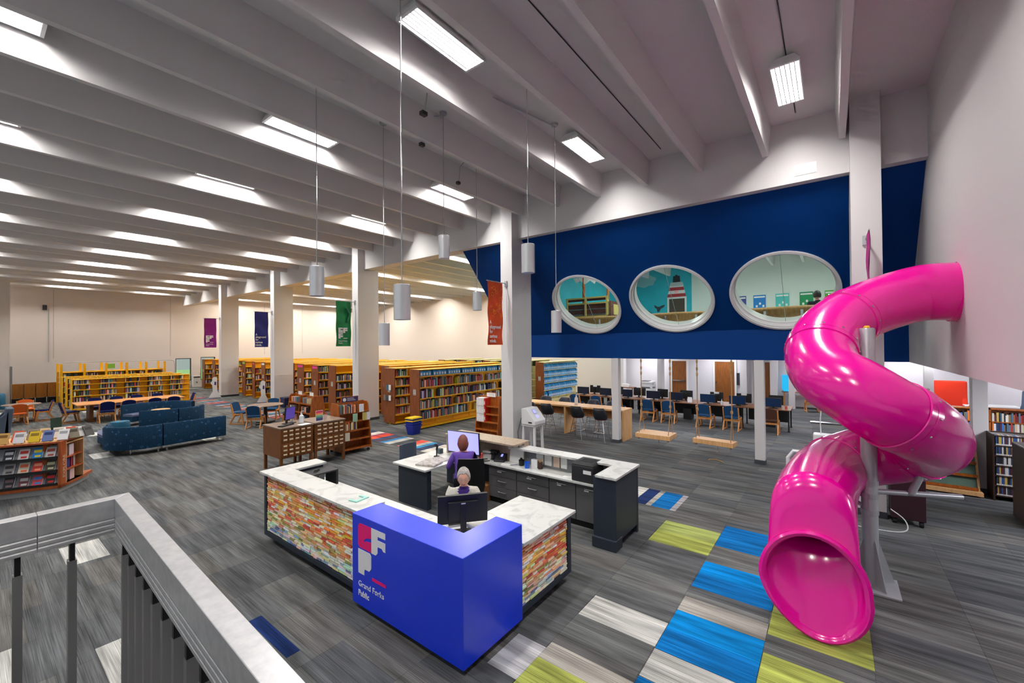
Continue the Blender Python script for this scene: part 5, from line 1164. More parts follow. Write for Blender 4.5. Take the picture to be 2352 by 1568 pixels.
for za, zb in ((4.86, 4.99), (5.12, 5.25)):
    f = lambda z: ((5.293-(z-4.858)*.238), (4.557+(z-4.83)*.24)); flatpoly('red_band', [mp(f(za)[0], za), mp(f(za)[1], za), mp(f(zb)[1], zb), mp(f(zb)[0], zb)], RED, t, XW-.016)
flatpoly('gallery', [mp(5.17, 5.3), mp(4.68, 5.3), mp(4.7, 5.45), mp(5.15, 5.45)], mat('mural_grid', (190, 196, 196), .6), t, XW-.016)
flatpoly('lantern_house', [mp(5.07, 5.45), mp(4.78, 5.45), mp(4.8, 5.7), mp(5.05, 5.7)], mat('mural_dark', (30, 36, 42), .6), t, XW-.016)
flatpoly('lantern_cap', [mp(5.0, 5.7), mp(4.86, 5.7), mp(4.93, 5.76)], mat('mural_dark'), t, XW-.016)
flatpoly('door_surround', [mp(5.293, 4.1), mp(4.55, 4.1), mp(4.55, 4.86), mp(5.293, 4.86)], WHITE, t, XW-.02)
flatpoly('doorway', [mp(5.22, 4.1), mp(4.62, 4.1), mp(4.62, 4.79), mp(5.22, 4.79)], mat('mural_brown', (74, 62, 50), .7), t, XW-.026)
sg_ = flatpoly('exit_sign', [mp(5.02, 4.99), mp(4.82, 4.99), mp(4.82, 5.12), mp(5.02, 5.12)], WHITE, t, XW-.03)
text('EXIT', mat('exit_red', (220, 40, 40), .5, emit=.6), .17, sg_, (XW-.034, mp(5.0, 5)[0], mp(5, 5.02)[1]), (PI/2, 0, -PI/2), sx=.6)
t = thing('whale_mural', 'dark whale back and tail painted on the aqua wall', 'mural', (XW-.01, 5.9*k_, 4.6), ab=True); WH = mat('mural_slate', (44, 60, 72), .6)
flatpoly('tail', [mp(*p) for p in ((5.83, 4.6), (5.76, 4.56), (5.66, 4.5), (5.6, 4.52), (5.5, 4.56), (5.38, 4.58), (5.44, 4.48), (5.56, 4.42), (5.62, 4.3), (5.7, 4.3), (5.72, 4.42), (5.8, 4.48))], WH, t)
flatpoly('whale_back', [mp(*p) for p in ((6.5, 4.25), (5.9, 4.25), (6.05, 4.36), (6.25, 4.45), (6.42, 4.47), (6.55, 4.44))], WH, t)
t = thing('cloud_mural', 'pale grey cloud painted on the aqua wall', 'mural', (XW-.01, 6.2*k_, 5.6), ab=True)
flatpoly('cloud', [mp(6.25+.5*math.cos(a)*(1+.08*math.sin(5*a)), 5.62+.26*math.sin(a)*(1+.1*math.sin(7*a))) for a in [2*PI*j/28 for j in range(28)]], mat('mural_cloud', (150, 196, 200), .7), t)
# wooden ship
k2 = 15.0/15.5
def ms(y, z): return (y*k2, 2.98+(z-2.98)*k2)
t = thing('play_ship', 'brown wooden play ship with yellow rails, mast and torn white sail', 'play ship', (15.2, 8.0*k2, 2.9), ab=True)
RB_ = mat('ship_plank', (104, 58, 48), .6, 0, 'wood', (86, 46, 38), 5); YR_ = mat('ship_rail', (206, 190, 110), .6)
y0, y1 = 7.05*k2, 8.93*k2
for r in range(8): MB().box(15.0, 15.05, y0, y1, 2.92+r*.21, 3.12+r*.21).build('plank', RB_, t)
MB().box(15.0, 15.05, y0, y1, 4.71, 4.8).build('plank', RB_, t)
for z in (4.1, 4.61, 4.83): MB().box(14.96, 15.06, y0, y1, z-.03, z+.03).build('rail', YR_, t)
for y in (y0, lerp(y0, y1, .5), y1-.08): MB().box(14.95, 15.07, y, y+.07, 2.92, 4.84).build('stanchion', YR_, t)
for r in range(8): MB().box(15.1, 16.3, y0-.06, y0-.01, 2.92+r*.22, 3.13+r*.22).build('plank', RB_, t)
MB().box(15.35, 15.9, y0-.09, y0-.06, 4.15, 4.55).build('porthole', YR_, t)
MB().tube([(15.3, 8.27*k2, 2.92), (15.3, 8.27*k2, 6.0)], .06, 10).build('mast', WOOD, t); MB().tube([(15.3, 7.6*k2, 5.72), (15.3, 8.9*k2, 5.8)], .04, 8).build('yard', WOOD, t); MB().tube([(15.4, 7.24*k2, 2.92), (15.4, 7.24*k2, 5.3)], .05, 10).build('mast', WOOD, t)
MB().prism([(15.25, y*k2, z) for y, z in ((8.75, 5.72), (8.6, 5.5), (8.4, 5.58), (8.2, 5.42), (7.95, 5.55), (7.75, 5.4), (7.6, 5.68))], (.01, 0, 0)).build('sail', PAPER, t)
# log rail just inside the windows
t = thing('log_rail', 'half-log bench rail on short posts inside the round windows', 'rail', (13.35, 3.8, 2.9), ab=True)
LOGM = mat('pale_log', (206, 160, 92), .6, 0, 'wood', (184, 136, 70), 3)
for a, b in ((-1.1, 2.55), (2.58, 5.1), (5.13, 9.3)): MB().tube([(13.35, a, 3.8), (13.35, (a+b)/2, 3.82), (13.35, b, 3.8)], .15, 14).build('log', LOGM, t, smooth=True)
for y in (-.4, .62, 1.45, 3.2, 4.1, 5.5, 6.3, 7.0, 8.2): MB().box(13.17, 13.19, y-.03, y+.03, 2.9, 3.85).build('glass_clip', CHROME, t); 
for y in (-.4, 1.45, 4.1, 6.3, 8.2): MB().box(13.3, 13.4, y-.05, y+.05, 2.9, 3.7).build('post', LOGM, t)
PC = [((60, 74, 150), 'indigo'), ((20, 124, 200), 'blue'), ((80, 190, 184), 'turquoise'), ((10, 140, 84), 'green'), ((96, 180, 60), 'lime')]
for i, (a, b) in enumerate(((2.864, 2.556), (2.253, 1.868), (1.571, 1.173), (.874, .496), (.188, -.147))):
    t = thing('poster', '%s poster with white heading on the play room wall' % PC[i][1], 'poster', (XW-.01, (a+b)/2*k_, 4.6), ab=True, group='row of posters in the play room')
    if i in (0, 4): b = a-.385
    ya, yb = b*k_, a*k_; za, zb = 4.66, 5.33
    MB().box(XW-.02, XW-.005, ya, yb, za, zb).build('sheet', mat('poster_'+PC[i][1], PC[i][0], .6), t)
    MB().box(XW-.024, XW-.02, ya+.03, yb-.03, zb-.13, zb-.06).build('heading', PAPER, t)
    for q in range(3): MB().box(XW-.024, XW-.02, ya+.06+q*.14, ya+.14+q*.14, za+.08+(.12 if q == 1 else 0), za+.18+(.12 if q == 1 else 0)).build('pictogram', PAPER, t)
for y in (-.5, 3, 6.5): area_lamp('play_room_fill', (19.5, y, 6.5), 1.2, .5, 62, (.96, 1, .97))  # more unseen fill lights, added deeper in the play room
tag(MB().lathe([(.02, 0), (.25, .03), (.32, .2), (.25, .4), (.05, .45)], n=18).build('beanbag', mat('light_blue_vinyl', (90, 150, 220), .5), None, (13.9, 6.9, 2.9), smooth=True), 'light blue beanbag inside the first round window', 'beanbag')
tag(MB().box(-.2, .2, -.3, .3, 0, .5).build('toy_crate', mat('crate_blue', (110, 180, 220), .5), None, (13.9, 1.6, 2.9), bevel=.02), 'pale blue crate inside the largest round window', 'crate')
# ---------------------------------------------------------------- EXPLORE display
def explore():
    C0 = Vector((1.235, 12.74, 0)); Uv = Vector((-.905, .425, 0)).normalized(); Dv = Vector((Uv.y, -Uv.x, 0)); Vv = Vector((.41, .64, 0)).normalized(); Ev = Vector((-Vv.y, Vv.x, 0))
    P = lambda u, d, z: C0+Uv*u+Dv*d+Vector((0, 0, z))     # along the front, inwards
    Q = lambda v, e, z: C0+Vv*v+Ev*e+Vector((0, 0, z))     # along the slanting end, inwards
    t = thing('display_island', 'oak display island lettered EXPLORE with rows of face-out books', 'bookcase', (.7, 13.3, 0), ab=True)
    W_, Wn = 1.3, .76
    back = P(W_, .95, 0); end = Q(Wn, 0, 0)
    plan = [P(0, 0, 0), P(W_, 0, 0), back, end+Dv*.45, end]
    ins = Vector((.5, 13.5, 0))
    MB().prism([p+(ins-p).normalized()*.06 for p in plan], (0, 0, .11)).build('plinth', mat('grey_laminate', (150, 150, 150), .5), t)
    def quad(a, b, c, d, th, m, name, n_): return MB().prism([a, b, c, d], n_*th).build(name, m, t)
    OAK = mat('red_oak', (172, 84, 28), .4, 0, 'wood', (146, 66, 18), 6)
    MB().prism([p+Vector((0, 0, .11)) for p in plan], (0, 0, .06)).build('base_board', OAK, t)
    MB().prism([p+Vector((0, 0, 1.03)) for p in plan], (0, 0, .035)).build('top_board', OAK, t, bevel=.004)
    MB().prism([p+(ins-p).normalized()*.1+Vector((0, 0, 1.065)) for p in plan], (0, 0, .006)).build('top_inlay', MAPLE, t)
    core = [P(.08, .34, .17), P(W_, .32, .17), back+Vector((0, 0, .17)), Q(Wn, .42, .17), Q(Wn, .31, .17), Q(.18, .31, .17)]
    MB().prism(core, (0, 0, .86)).build('core', DGREY, t)
    e = MB().prism([P(.0, 0, .11), P(.05, .0, .11), P(.05, .3, .11), Q(.02, .3, .11), Q(.16, .22, .11), Q(.16, 0, .11)], (0, 0, .92)).build('corner_panel', OAK, t)
    zr = math.atan2(Vv.y, Vv.x)
    text('EXPLORE', mat('engraved_silver', (206, 170, 140), .4), .115, e, Q(.055, -.004, .32)+Vector((0, 0, 0)), (Matrix.Rotation(zr, 3, 'Z') @ Matrix.Rotation(PI/2, 3, 'X') @ Matrix.Rotation(PI/2, 3, 'Z')).to_euler()).location = Q(.125, -.004, .3)
    quad(P(W_-.03, 0, .11), P(W_, 0, .11), P(W_, .32, .11), P(W_-.03, .32, .11), .92, OAK, 'side_panel', Vector((0, 0, 1)))
    # slanting grey ledges with face-out books
    SLG = mat('grey_ledge', (118, 122, 128), .5)
    cov = [[((34, 36, 50), 'dark navy'), ((206, 200, 200), 'white and red'), ((20, 120, 190), 'blue and yellow'), ((190, 186, 184), 'pale grey')], [((150, 146, 146), 'grey photographic'), ((214, 200, 180), 'cream and orange'), ((206, 56, 38), 'red'), ((66, 66, 48), 'olive')], [((40, 40, 42), 'black'), ((110, 60, 66), 'plum floral'), ((200, 70, 80), 'red, white and blue'), ((36, 34, 34), 'black with red disc')]]
    acc = [[(200, 200, 206), (190, 40, 40), (220, 200, 40), (160, 70, 60)], [(60, 60, 66), (222, 100, 60), (240, 150, 120), (190, 186, 150)], [(130, 100, 106), (200, 196, 196), (60, 120, 200), (200, 20, 30)]]
    for r in range(3):
        z0 = .2+r*.275; th = math.radians(28)
        MB().prism([P(.06, .02, z0), P(.06, .02+.26*math.sin(th), z0+.26*math.cos(th)), P(.06, .03+.26*math.sin(th), z0+.26*math.cos(th)-.01), P(.06, .03, z0-.015)], Uv*(W_-.1)).build('slanted_ledge', SLG, t)
        MB().prism([P(.06, -.005, z0-.025), P(.06, .02, z0-.025), P(.06, .02, z0+.02), P(.06, -.005, z0+.02)], Uv*(W_-.1)).build('ledge_lip', BLACK, t)
        for k, u in enumerate((.1, .29, .49, .7)):
            c, nm = cov[2-r][3-k]
            o = tag(None or bpy.data.objects.new('book', None), '%s book faced out on the %s ledge of the display island' % (nm, ['lowest', 'middle', 'upper'][r]), 'book', 'face-out books on the display island'); COL.objects.link(o)
            M3 = Matrix((Uv, Dv*math.sin(th)+Vector((0, 0, math.cos(th))), (Dv*math.cos(th)-Vector((0, 0, math.sin(th))))*-1)).transposed()
            o.matrix_world = Matrix.Translation(P(u, .02, z0+.004)) @ M3.to_4x4()
            w_ = .145; h_ = .215
            MB().box(0, w_, 0, h_, .001, .024).build('cover', mat('cover_%d_%d_%d' % c, c, .5), o); MB().box(-.004, 0, .004, h_-.004, .003, .022).build('page_edge', PAPER, o)
            a = acc[2-r][3-k]; MB().box(.015, w_-.015, h_*.55, h_*.82, .024, .0255).build('title_block', mat('cover_%d_%d_%d' % a, a, .5), o); MB().box(.02, w_-.04, h_*.12, h_*.3, .024, .0255).build('title_block', mat('cover_%d_%d_%d' % a, a, .5), o)
    # end bay with three shelves
    for k, z in enumerate((.17, .44, .7, 1.0)):
        MB().prism([Q(.16, .0, z-.02), Q(Wn, .0, z-.02), Q(Wn, .3, z-.02), Q(.16, .3, z-.02)], (0, 0, .02)).build('shelf', OAK if 0 < k < 3 else MAPLE, t)
    for v in (.16, Wn-.02): MB().prism([Q(v, 0, .17), Q(v+.02, 0, .17), Q(v+.02, .3, .17), Q(v, .3, .17)], (0, 0, .86)).build('bay_side', MAPLE, t)
    eb = [(.2, .17, .13, .03, .2, (40, 60, 90), 'dark blue book on the bottom end shelf'), (.4, .17, .15, .03, .22, (220, 180, 176), 'pale pink book on the bottom end shelf'), (.2, .44, .02, .2, .22, (26, 30, 90), 'wide navy book on the middle end shelf'), (.24, .44, .16, .03, .2, (30, 36, 110), 'navy book faced out on the middle end shelf'), (.45, .44, .03, .16, .22, (200, 40, 70), 'crimson book on the middle end shelf'), (.49, .44, .03, .16, .23, (60, 50, 60), 'dark book on the middle end shelf'), (.53, .44, .03, .16, .24, (220, 216, 214), 'white book on the middle end shelf'), (.57, .44, .03, .16, .22, (150, 60, 50), 'rust book on the middle end shelf'), (.2, .7, .12, .03, .2, (120, 80, 70), 'brown patterned book on the upper end shelf'), (.38, .7, .15, .03, .22, (226, 214, 224), 'white and yellow book on the upper end shelf')]
    for v, z, w_, d_, h_, c, lab in eb:
        o = book((w_, d_, h_), Q(v, .06, z+.001), c, lab+' of the island', rz=zr, group='books on the island end')
    tops = [(.02, .1, (226, 226, 228), 'white book with a portrait'), (.24, .08, (96, 116, 170), 'blue-grey book'), (.44, .08, (212, 180, 20), 'bright yellow book'), (.66, .08, (214, 212, 214), 'white lettered book'), (.9, .1, (190, 150, 80), 'tan book'), (.78, .3, (214, 90, 50), 'orange book'), (.6, .42, (150, 140, 120), 'grey-brown book'), (.42, .45, (226, 196, 150), 'peach book'), (.2, .45, (220, 214, 204), 'pale book'), (-.02, .42, (206, 72, 40), 'orange-red book'), (-.12, .25, (120, 110, 90), 'olive patterned book'), (-.2, .42, (224, 222, 220), 'white book with black print'), (-.3, .46, (60, 56, 56), 'dark book on edge')]
    for k, (u, d, c, lab) in enumerate(tops):
        o = thing('book', lab+(' in the front row' if k < 5 else ' in the back row')+' on top of the display island', 'book', P(u, d, 1.072), math.atan2(-Uv.y, -Uv.x)+(0 if k < 5 else .15*(k-6)), 'books standing on the display island')
        s_ = MB().box(-.08, .08, -.012, .012, 0, .23).build('cover', mat('cover_%d_%d_%d' % c, c, .5), o, (0, 0, .012), rot=(-.5, 0, 0)); MB().box(-.06, .06, -.0135, -.012, .13, .19).build('title_block', mat('cover_%d_%d_%d' % tuple(max(0, v-70) for v in c), tuple(max(0, v-70) for v in c), .5), s_)
        MB().tube([(-.05, -.02, .004), (-.05, .12, .004), (-.05, .1, .17)], .004, 5).tube([(.05, -.02, .004), (.05, .12, .004), (.05, .1, .17)], .004, 5).build('wire_easel', BLACK, o)
    o = thing('sign_stand', 'dark green sign standing at the back of the display island', 'sign', P(.3, .62, 1.072), .4); MB().box(-.09, .09, -.01, .01, .1, .42).build('sign_panel', mat('dark_green_sign', (34, 62, 48), .6), o); MB().box(-.02, .02, -.01, .01, 0, .1).build('post', DGREY, o)
explore()
# ---------------------------------------------------------------- things on the desks
t = thing('laser_printer', 'black laser printer with white label at the end of the staff desk', 'printer', (6.27, 3.24, .761), 0)
MB().box(-.2, .2, -.2, .2, 0, .27).build('body', DGREY, t, bevel=.02); MB().frust((-.2, .2, -.2, .2), (-.17, .17, -.17, .17), .27, .31).build('lid', BLACK, t, bevel=.006); MB().box(-.1, .1, -.12, .1, .3, .312).build('paper_well', mat('void_black', (4, 4, 4), .8), t); MB().box(-.203, -.2, -.16, -.02, .14, .2).build('label', PAPER, t)
t = thing('desk_phone', 'grey desk phone with lit display on the staff desk', 'phone', (6.28, 5.1, .761), .3); b = MB().prism([(-.1, -.1, 0), (.1, -.1, 0), (.1, -.1, .13), (-.1, -.1, .03)], (0, .2, 0)).build('body', DGREY, t, bevel=.006); MB().box(-.03, .04, -.1, -.06, .0, .004, T=Matrix.Translation((.02, .06, .1)) @ Matrix.Rotation(-.46, 4, 'Y')).build('display', SCR_V, b); MB().tube([(-.08, .13, .06), (0, .14, .12), (.09, .13, .15)], .022, 8).build('handset', BLACK, t)
t = thing('headset', 'black headset lying beside the phone on the staff desk', 'headset', (6.12, 5.32, .762)); MB().tube([(.08*math.cos(a), .08*math.sin(a), .02) for a in [j*PI/6 for j in range(10)]], .01, 6).build('band', BLACK, t); MB().lathe([(.03, 0), (.03, .03)], (.08, 0, .0), 12).build('ear_pad', WHITE, t)
tag(MB().lathe([(.035, 0), (.04, .14), (.03, .15)], n=14).build('drink_cup', mat('coral_cup', (226, 90, 80), .4), None, (6.08, 5.42, .761)), 'coral red cup on the staff desk behind the worker', 'cup')
for k, (x, y, w_, c, lab) in enumerate(((6.28, 5.42, .12, PAPER, 'white paper stack behind the coral cup'), (6.33, 5.3, .14, DGREY, 'black file tray behind the coral cup'))): tag(MB().box(-w_/2, w_/2, -.1, .1, 0, .1).box(-w_/2, w_/2, -.09, .09, .12, .16).build('file_tray', c, None, (x, y, .761), .2), lab, 'tray')
tag(MB().box(-.02, 0, -.16, .16, 0, .26).build('notice_board', PAPER, None, (6.37, 4.78, .762), rot=(0, .12, 0)), 'white notice propped against the ledge of the staff desk', 'notice')
tag(MB().lathe([(.05, 0), (.055, .1), (.05, .1), (.045, .01)], n=14).box(-.02, .0, -.02, .02, .05, .14).build('pen_holder', BLACK, None, (6.28, 4.6, .761)), 'black wire pen holder on the staff desk', 'holder')
tag(MB().lathe([(.04, 0), (.05, .11), (.044, .11), (.036, .01)], n=16).build('blue_cup', mat('blue_plastic', (20, 96, 214), .4), None, (6.2, 4.42, .761)), 'bright blue plastic cup on the staff desk', 'cup')
t = thing('pencil_cup', 'brown cup of pencils beside the blue cup', 'cup', (6.3, 4.2, .761)); MB().lathe([(.04, 0), (.044, .12), (.04, .12), (.036, .01)], n=14).build('cup', mat('brown_mesh', (70, 48, 40), .6), t)
for k in range(6): MB().tube([(0, 0, .02), (.03*math.cos(k), .03*math.sin(k), .17)], .004, 5).build('pencil', mat('pencil_yellow', (210, 160, 90), .5), t)
tag(MB().box(-.05, .05, -.07, .07, 0, .04).box(-.045, .045, -.065, .065, .04, .14).build('note_box', PAPER, None, (6.34, 4.33, .761)), 'white note cards with yellow top beside the blue cup', 'note cards')
tag(MB().box(-.12, .12, -.15, .15, 0, .002).build('paper_sheet', PAPER, None, (6.25, 4.85, .7605), .4), 'white form lying on the staff desk before the phone', 'paper')
tag(MB().tube([(0, -.07, .006), (0, .07, .006)], .005, 6).build('ballpoint_pen', mat('pen_blue', (60, 70, 110), .4), None, (6.2, 4.72, .762), .9), 'thin pen lying on the white form', 'pen')
tag(MB().box(-.05, .05, -.1, .1, 0, .002).build('paper_sheet', PAPER, None, (6.2, 3.55, .7605), .3), 'small crumpled paper beside the black printer', 'paper')
for k, (x, y, r, lab) in enumerate(((5.32, 6.05, .3, 'folded newspaper on top of the paper pile at the desk corner'), (5.62, 6.15, -.2, 'open newsletter lying on the staff desk'))):
    tag(MB().box(-.16, .16, -.2, .2, 0, .03 if k == 0 else .008).box(-.14, .12, -.19, .1, .03 if k == 0 else .008, .036 if k == 0 else .011).build('newspaper', mat('newsprint', (196, 192, 186), .8, 0, 'mottle', (150, 140, 136), 20), None, (x, y, .761), r), lab, 'newspaper')
t = thing('barcode_scanner', 'black barcode scanner on a stand on the staff desk', 'scanner', (5.78, 6.35, .761)); MB().lathe([(.06, 0), (.06, .012), (.012, .02), (.012, .14)], n=14).build('stand', BLACK, t); MB().tube([(0, 0, .13), (.02, 0, .2), (-.04, 0, .24)], [.02, .025, .032], 8).build('scanner_head', BLACK, t)
tag(MB().box(-.05, .05, -.06, .06, 0, .1).build('desk_box', mat('slate_tub', (70, 84, 90), .5), None, (6.0, 6.5, .761), bevel=.01), 'slate tub behind the barcode scanner', 'tub')
t = thing('cardboard_box', 'brown cardboard box with white label under the staff desk', 'box', (6.15, 5.36, 0), .1); MB().box(-.1, .15, -.08, .16, 0, .3).build('carton', mat('cardboard', (150, 98, 48), .8), t); MB().box(-.103, -.1, 0, .1, .1, .22).build('label', PAPER, t)
t = thing('desk_keyboard', 'black keyboard under the near monitor on the service desk', 'keyboard', (3.8, 3.7, .762), -.6); MB().box(-.2, .2, -.07, .07, 0, .018).build('case', mat('pale_grey_plastic', (180, 182, 184), .5), t); 
for r in range(4): MB().box(-.19, .19, -.062+r*.03, -.037+r*.03, .018, .024).build('key_row', BLACK, t)
t = thing('label_printer', 'grey receipt printer on the service desk beside the blue block', 'printer', (3.93, 3.3, .761), -.5); MB().box(-.14, .14, -.09, .09, 0, .05).build('base', mat('pale_grey_plastic'), t, bevel=.01); MB().box(-.14, .14, .0, .09, .05, .08).build('cover', STEEL, t, bevel=.01)
tag(MB().lathe([(.05, 0), (.06, .03), (.05, .09), (.02, .11)], n=14).build('tape_dispenser', BLACK, None, (3.2, 3.9, .761)), 'black round dispenser beside the worker at the service desk', 'dispenser')
t = thing('guest_chair', 'slate blue guest chair behind the staff desk corner', 'chair', (5.9, 7.2, 0), -PI/2)
MB().box(-.22, .22, -.22, .22, .4, .45).build('seat', GREYF, t, bevel=.02); MB().rings([[(-.24-.05*math.cos(j*PI/8-PI/2)+.05, .22*math.sin(j*PI/8-PI/2)*1.05, z) for j in range(9)]+[(-.21-.05*math.cos(j*PI/8-PI/2)+.05, .2*math.sin(j*PI/8-PI/2), z) for j in range(8, -1, -1)] for z in (.55, .82, .86)]).build('backrest', GREYF, t)
for x in (-.2, .2):
    for y in (-.2, .2): MB().tube([(x, y, .42), (x*1.1, y*1.1, 0)], .012, 6).build('leg', BLACK, t)
t = thing('task_chair', 'black high-backed task chair of the worker in purple', 'chair', (5.34, 5.0, 0), .75)
R = []
for z, w_, dx in ((.5, .2, -.2), (.62, .235, -.235), (.8, .235, -.25), (1.0, .225, -.27), (1.1, .21, -.285)): R.append([(dx-.035*math.cos(y*PI/2), w_*y, z+.03*y*0) for y in (-1, -.6, -.2, .2, .6, 1)]+[(dx+.03-.035*math.cos(y*PI/2), w_*y, z) for y in (1, .6, .2, -.2, -.6, -1)])
MB().rings(R).build('backrest', BLACK, t, smooth=True); MB().box(-.22, .24, -.23, .23, .42, .49).build('seat', BLACK, t, bevel=.03, seg=3); MB().lathe([(.03, .08), (.03, .42)], n=10).build('gas_lift', BLACK, t)
MB().box(-.28, -.22, -.03, .03, .42, .7).build('back_spine', BLACK, t)
for k in range(5):
    a = k*2*PI/5+.3; MB().tube([(0, 0, .1), (.3*math.cos(a), .3*math.sin(a), .07)], .022, 6).build('base_arm', BLACK, t); MB().lathe([(.03, 0), (.03, .05)], (.3*math.cos(a), .3*math.sin(a), 0), 8).build('caster', BLACK, t)
# ---------------------------------------------------------------- people
SKIN = mat('skin', (214, 160, 138), .55); LIP = mat('lips', (170, 90, 88), .5); EYEW = mat('eye_white', (225, 222, 218), .3); IRIS = mat('iris', (50, 52, 56), .2)
def head(parent, loc, yaw, pitch, hairm, style, face=True):
    """face looks along local +x; centre of the head at loc"""
    nu, nv = 36, 26; mb = MB(); R = []
    for i in range(nv+1):
        ph = PI*(i/nv)-PI/2; ring = []
        for j in range(nu):
            th = 2*PI*j/nu; cx, cy, cz = math.cos(ph)*math.cos(th), math.cos(ph)*math.sin(th), math.sin(ph)
            x, y, z = .095*cx, .074*cy, .118*cz
            f = max(0, cx); lower = max(0, -cz)
            y *= 1-.28*lower*lower; x *= 1-.12*lower*(1-f)
            if cx > .2:
                g = lambda yy, zz, sy, sz: math.exp(-((y-yy)/sy)**2-((z-zz)/sz)**2)
                x += .024*g(0, -.022, .013, .016)+.012*g(0, .004, .01, .02)+.006*g(0, -.088, .022, .015)+.005*g(0, .028, .05, .012)+.005*g(0, -.058, .02, .012)
                x -= .012*g(.03, .008, .017, .012)+.012*g(-.03, .008, .017, .012)+.004*g(0, -.07, .03, .006)
            ring.append((x, y, z))
        R.append(ring)
    h = mb.rings(R).build('head', SKIN, parent, loc, smooth=True, rot=(0, pitch, yaw))
    for s in (-1, 1):
        MB().lathe([(.001, -.011), (.008, -.008), (.011, 0), (.008, .008), (.001, .011)], (.078, s*.03, .008), 12).build('eye', EYEW, h, smooth=True)
        MB().lathe([(.001, -.0045), (.0045, 0), (.001, .0045)], (.0885, s*.03, .006), 10).build('iris', IRIS, h)
        MB().tube([(.085, s*.015, .028), (.086, s*.03, .032), (.078, s*.045, .028)], .0035, 5).build('eyebrow', hairm, h)
        MB().lathe([(.004, -.03), (.012, -.018), (.014, .008), (.009, .024), (.003, .03)], (-.005, s*.072, -.005), 10, sy=.5).build('ear', SKIN, h, smooth=True)
        if style == 'grey':
            MB().tube([(.1, s*.03+.022*math.cos(a), .004+.017*math.sin(a)) for a in [2*PI*k/14 for k in range(15)]], .0016, 5).build('spectacle_rim', mat('spectacle_metal', (150, 140, 136), .3, .6), h)
    MB().rings([[(.086+.004*math.cos(a), w_*1.0, -.055+.004*math.sin(a)) for a in [2*PI*k/8 for k in range(8)]] for w_ in (-.019, -.01, 0, .01, .019)]).build('lips', LIP, h, smooth=True)
    # hair shell: covers crown, sides and back; open at the face
    V = {}; hv, hf = [], []
    def inhair(th, ph):
        a = abs((th+PI) % (2*PI)-PI)
        if style == 'grey': return ph > (.62 if a < .6 else .62-1.2*(a-.6) if a < 1.5 else -.55)
        if style == 'dark': return ph > (.5 if a < .7 else .0 if a < 1.3 else -.5)
        return ph > (.65 if a < .6 else .5-1.6*(a-.6) if a < 1.4 else -1.25)
    nu2, nv2 = 40, 30
    def hp(i, j):
        ph = PI*(i/nv2)-PI/2; th = 2*PI*j/nu2; r = (1.05 if style == 'grey' else 1.09)+.02*math.sin(9*th+3*ph)+.012*math.sin(17*th)
        x, y, z = .095*r*math.cos(ph)*math.cos(th)-.006, .078*r*math.cos(ph)*math.sin(th), .118*r*math.sin(ph)+.004
        if style == 'red' and ph < 0: x = min(x, .0)-.02*(-ph); z *= 1.25; y *= 1.1
        return (x, y, z)
    for i in range(nv2):
        for j in range(nu2):
            if inhair(2*PI*(j+.5)/nu2, PI*((i+.5)/nv2)-PI/2):
                q = []
                for a, b in ((i, j), (i, (j+1) % nu2), (i+1, (j+1) % nu2), (i+1, j)):
                    if (a, b) not in V: V[(a, b)] = len(hv); hv.append(hp(a, b))
                    q.append(V[(a, b)])
                hf.append(tuple(q))
    o = MB().add(hv, hf).build('hair', hairm, h, smooth=True); md = o.modifiers.new('solidify', 'SOLIDIFY'); md.thickness = .008; md.offset = 1
    return h
def figure(name, label, loc, rz, J, E_, paint, mats):
    """continuous body grown over joints J {name: (x, y, z, r)} linked by edges E_, then coloured per face by paint(centre)"""
    t = thing(name, label, 'person', loc, rz)
    keys = list(J); me = bpy.data.meshes.new('body_skeleton'); me.from_pydata([J[k][:3] for k in keys], [(keys.index(a), keys.index(b)) for a, b in E_], [])
    o = bpy.data.objects.new('body', me); COL.objects.link(o)
    sk = o.modifiers.new('skin', 'SKIN'); sk.use_smooth_shade = True
    if not me.skin_vertices: pass
    for i, k in enumerate(keys):
        v = me.skin_vertices[0].data[i]; r = J[k][3]; v.radius = (r, J[k][4] if len(J[k]) > 4 else r); v.use_root = k == 'pelvis'
    sb = o.modifiers.new('subsurf', 'SUBSURF'); sb.levels = 3; sb.render_levels = 3
    dg = bpy.context.evaluated_depsgraph_get(); bm_ = bpy.data.meshes.new_from_object(o.evaluated_get(dg)); bpy.data.objects.remove(o)
    bm_.name = 'body'; bm_.materials.clear()
    for m_ in mats: bm_.materials.append(m_)
    for p in bm_.polygons: p.material_index = paint(p.center); p.use_smooth = True
    b = bpy.data.objects.new('body', bm_); COL.objects.link(b); b.parent = t
    return t
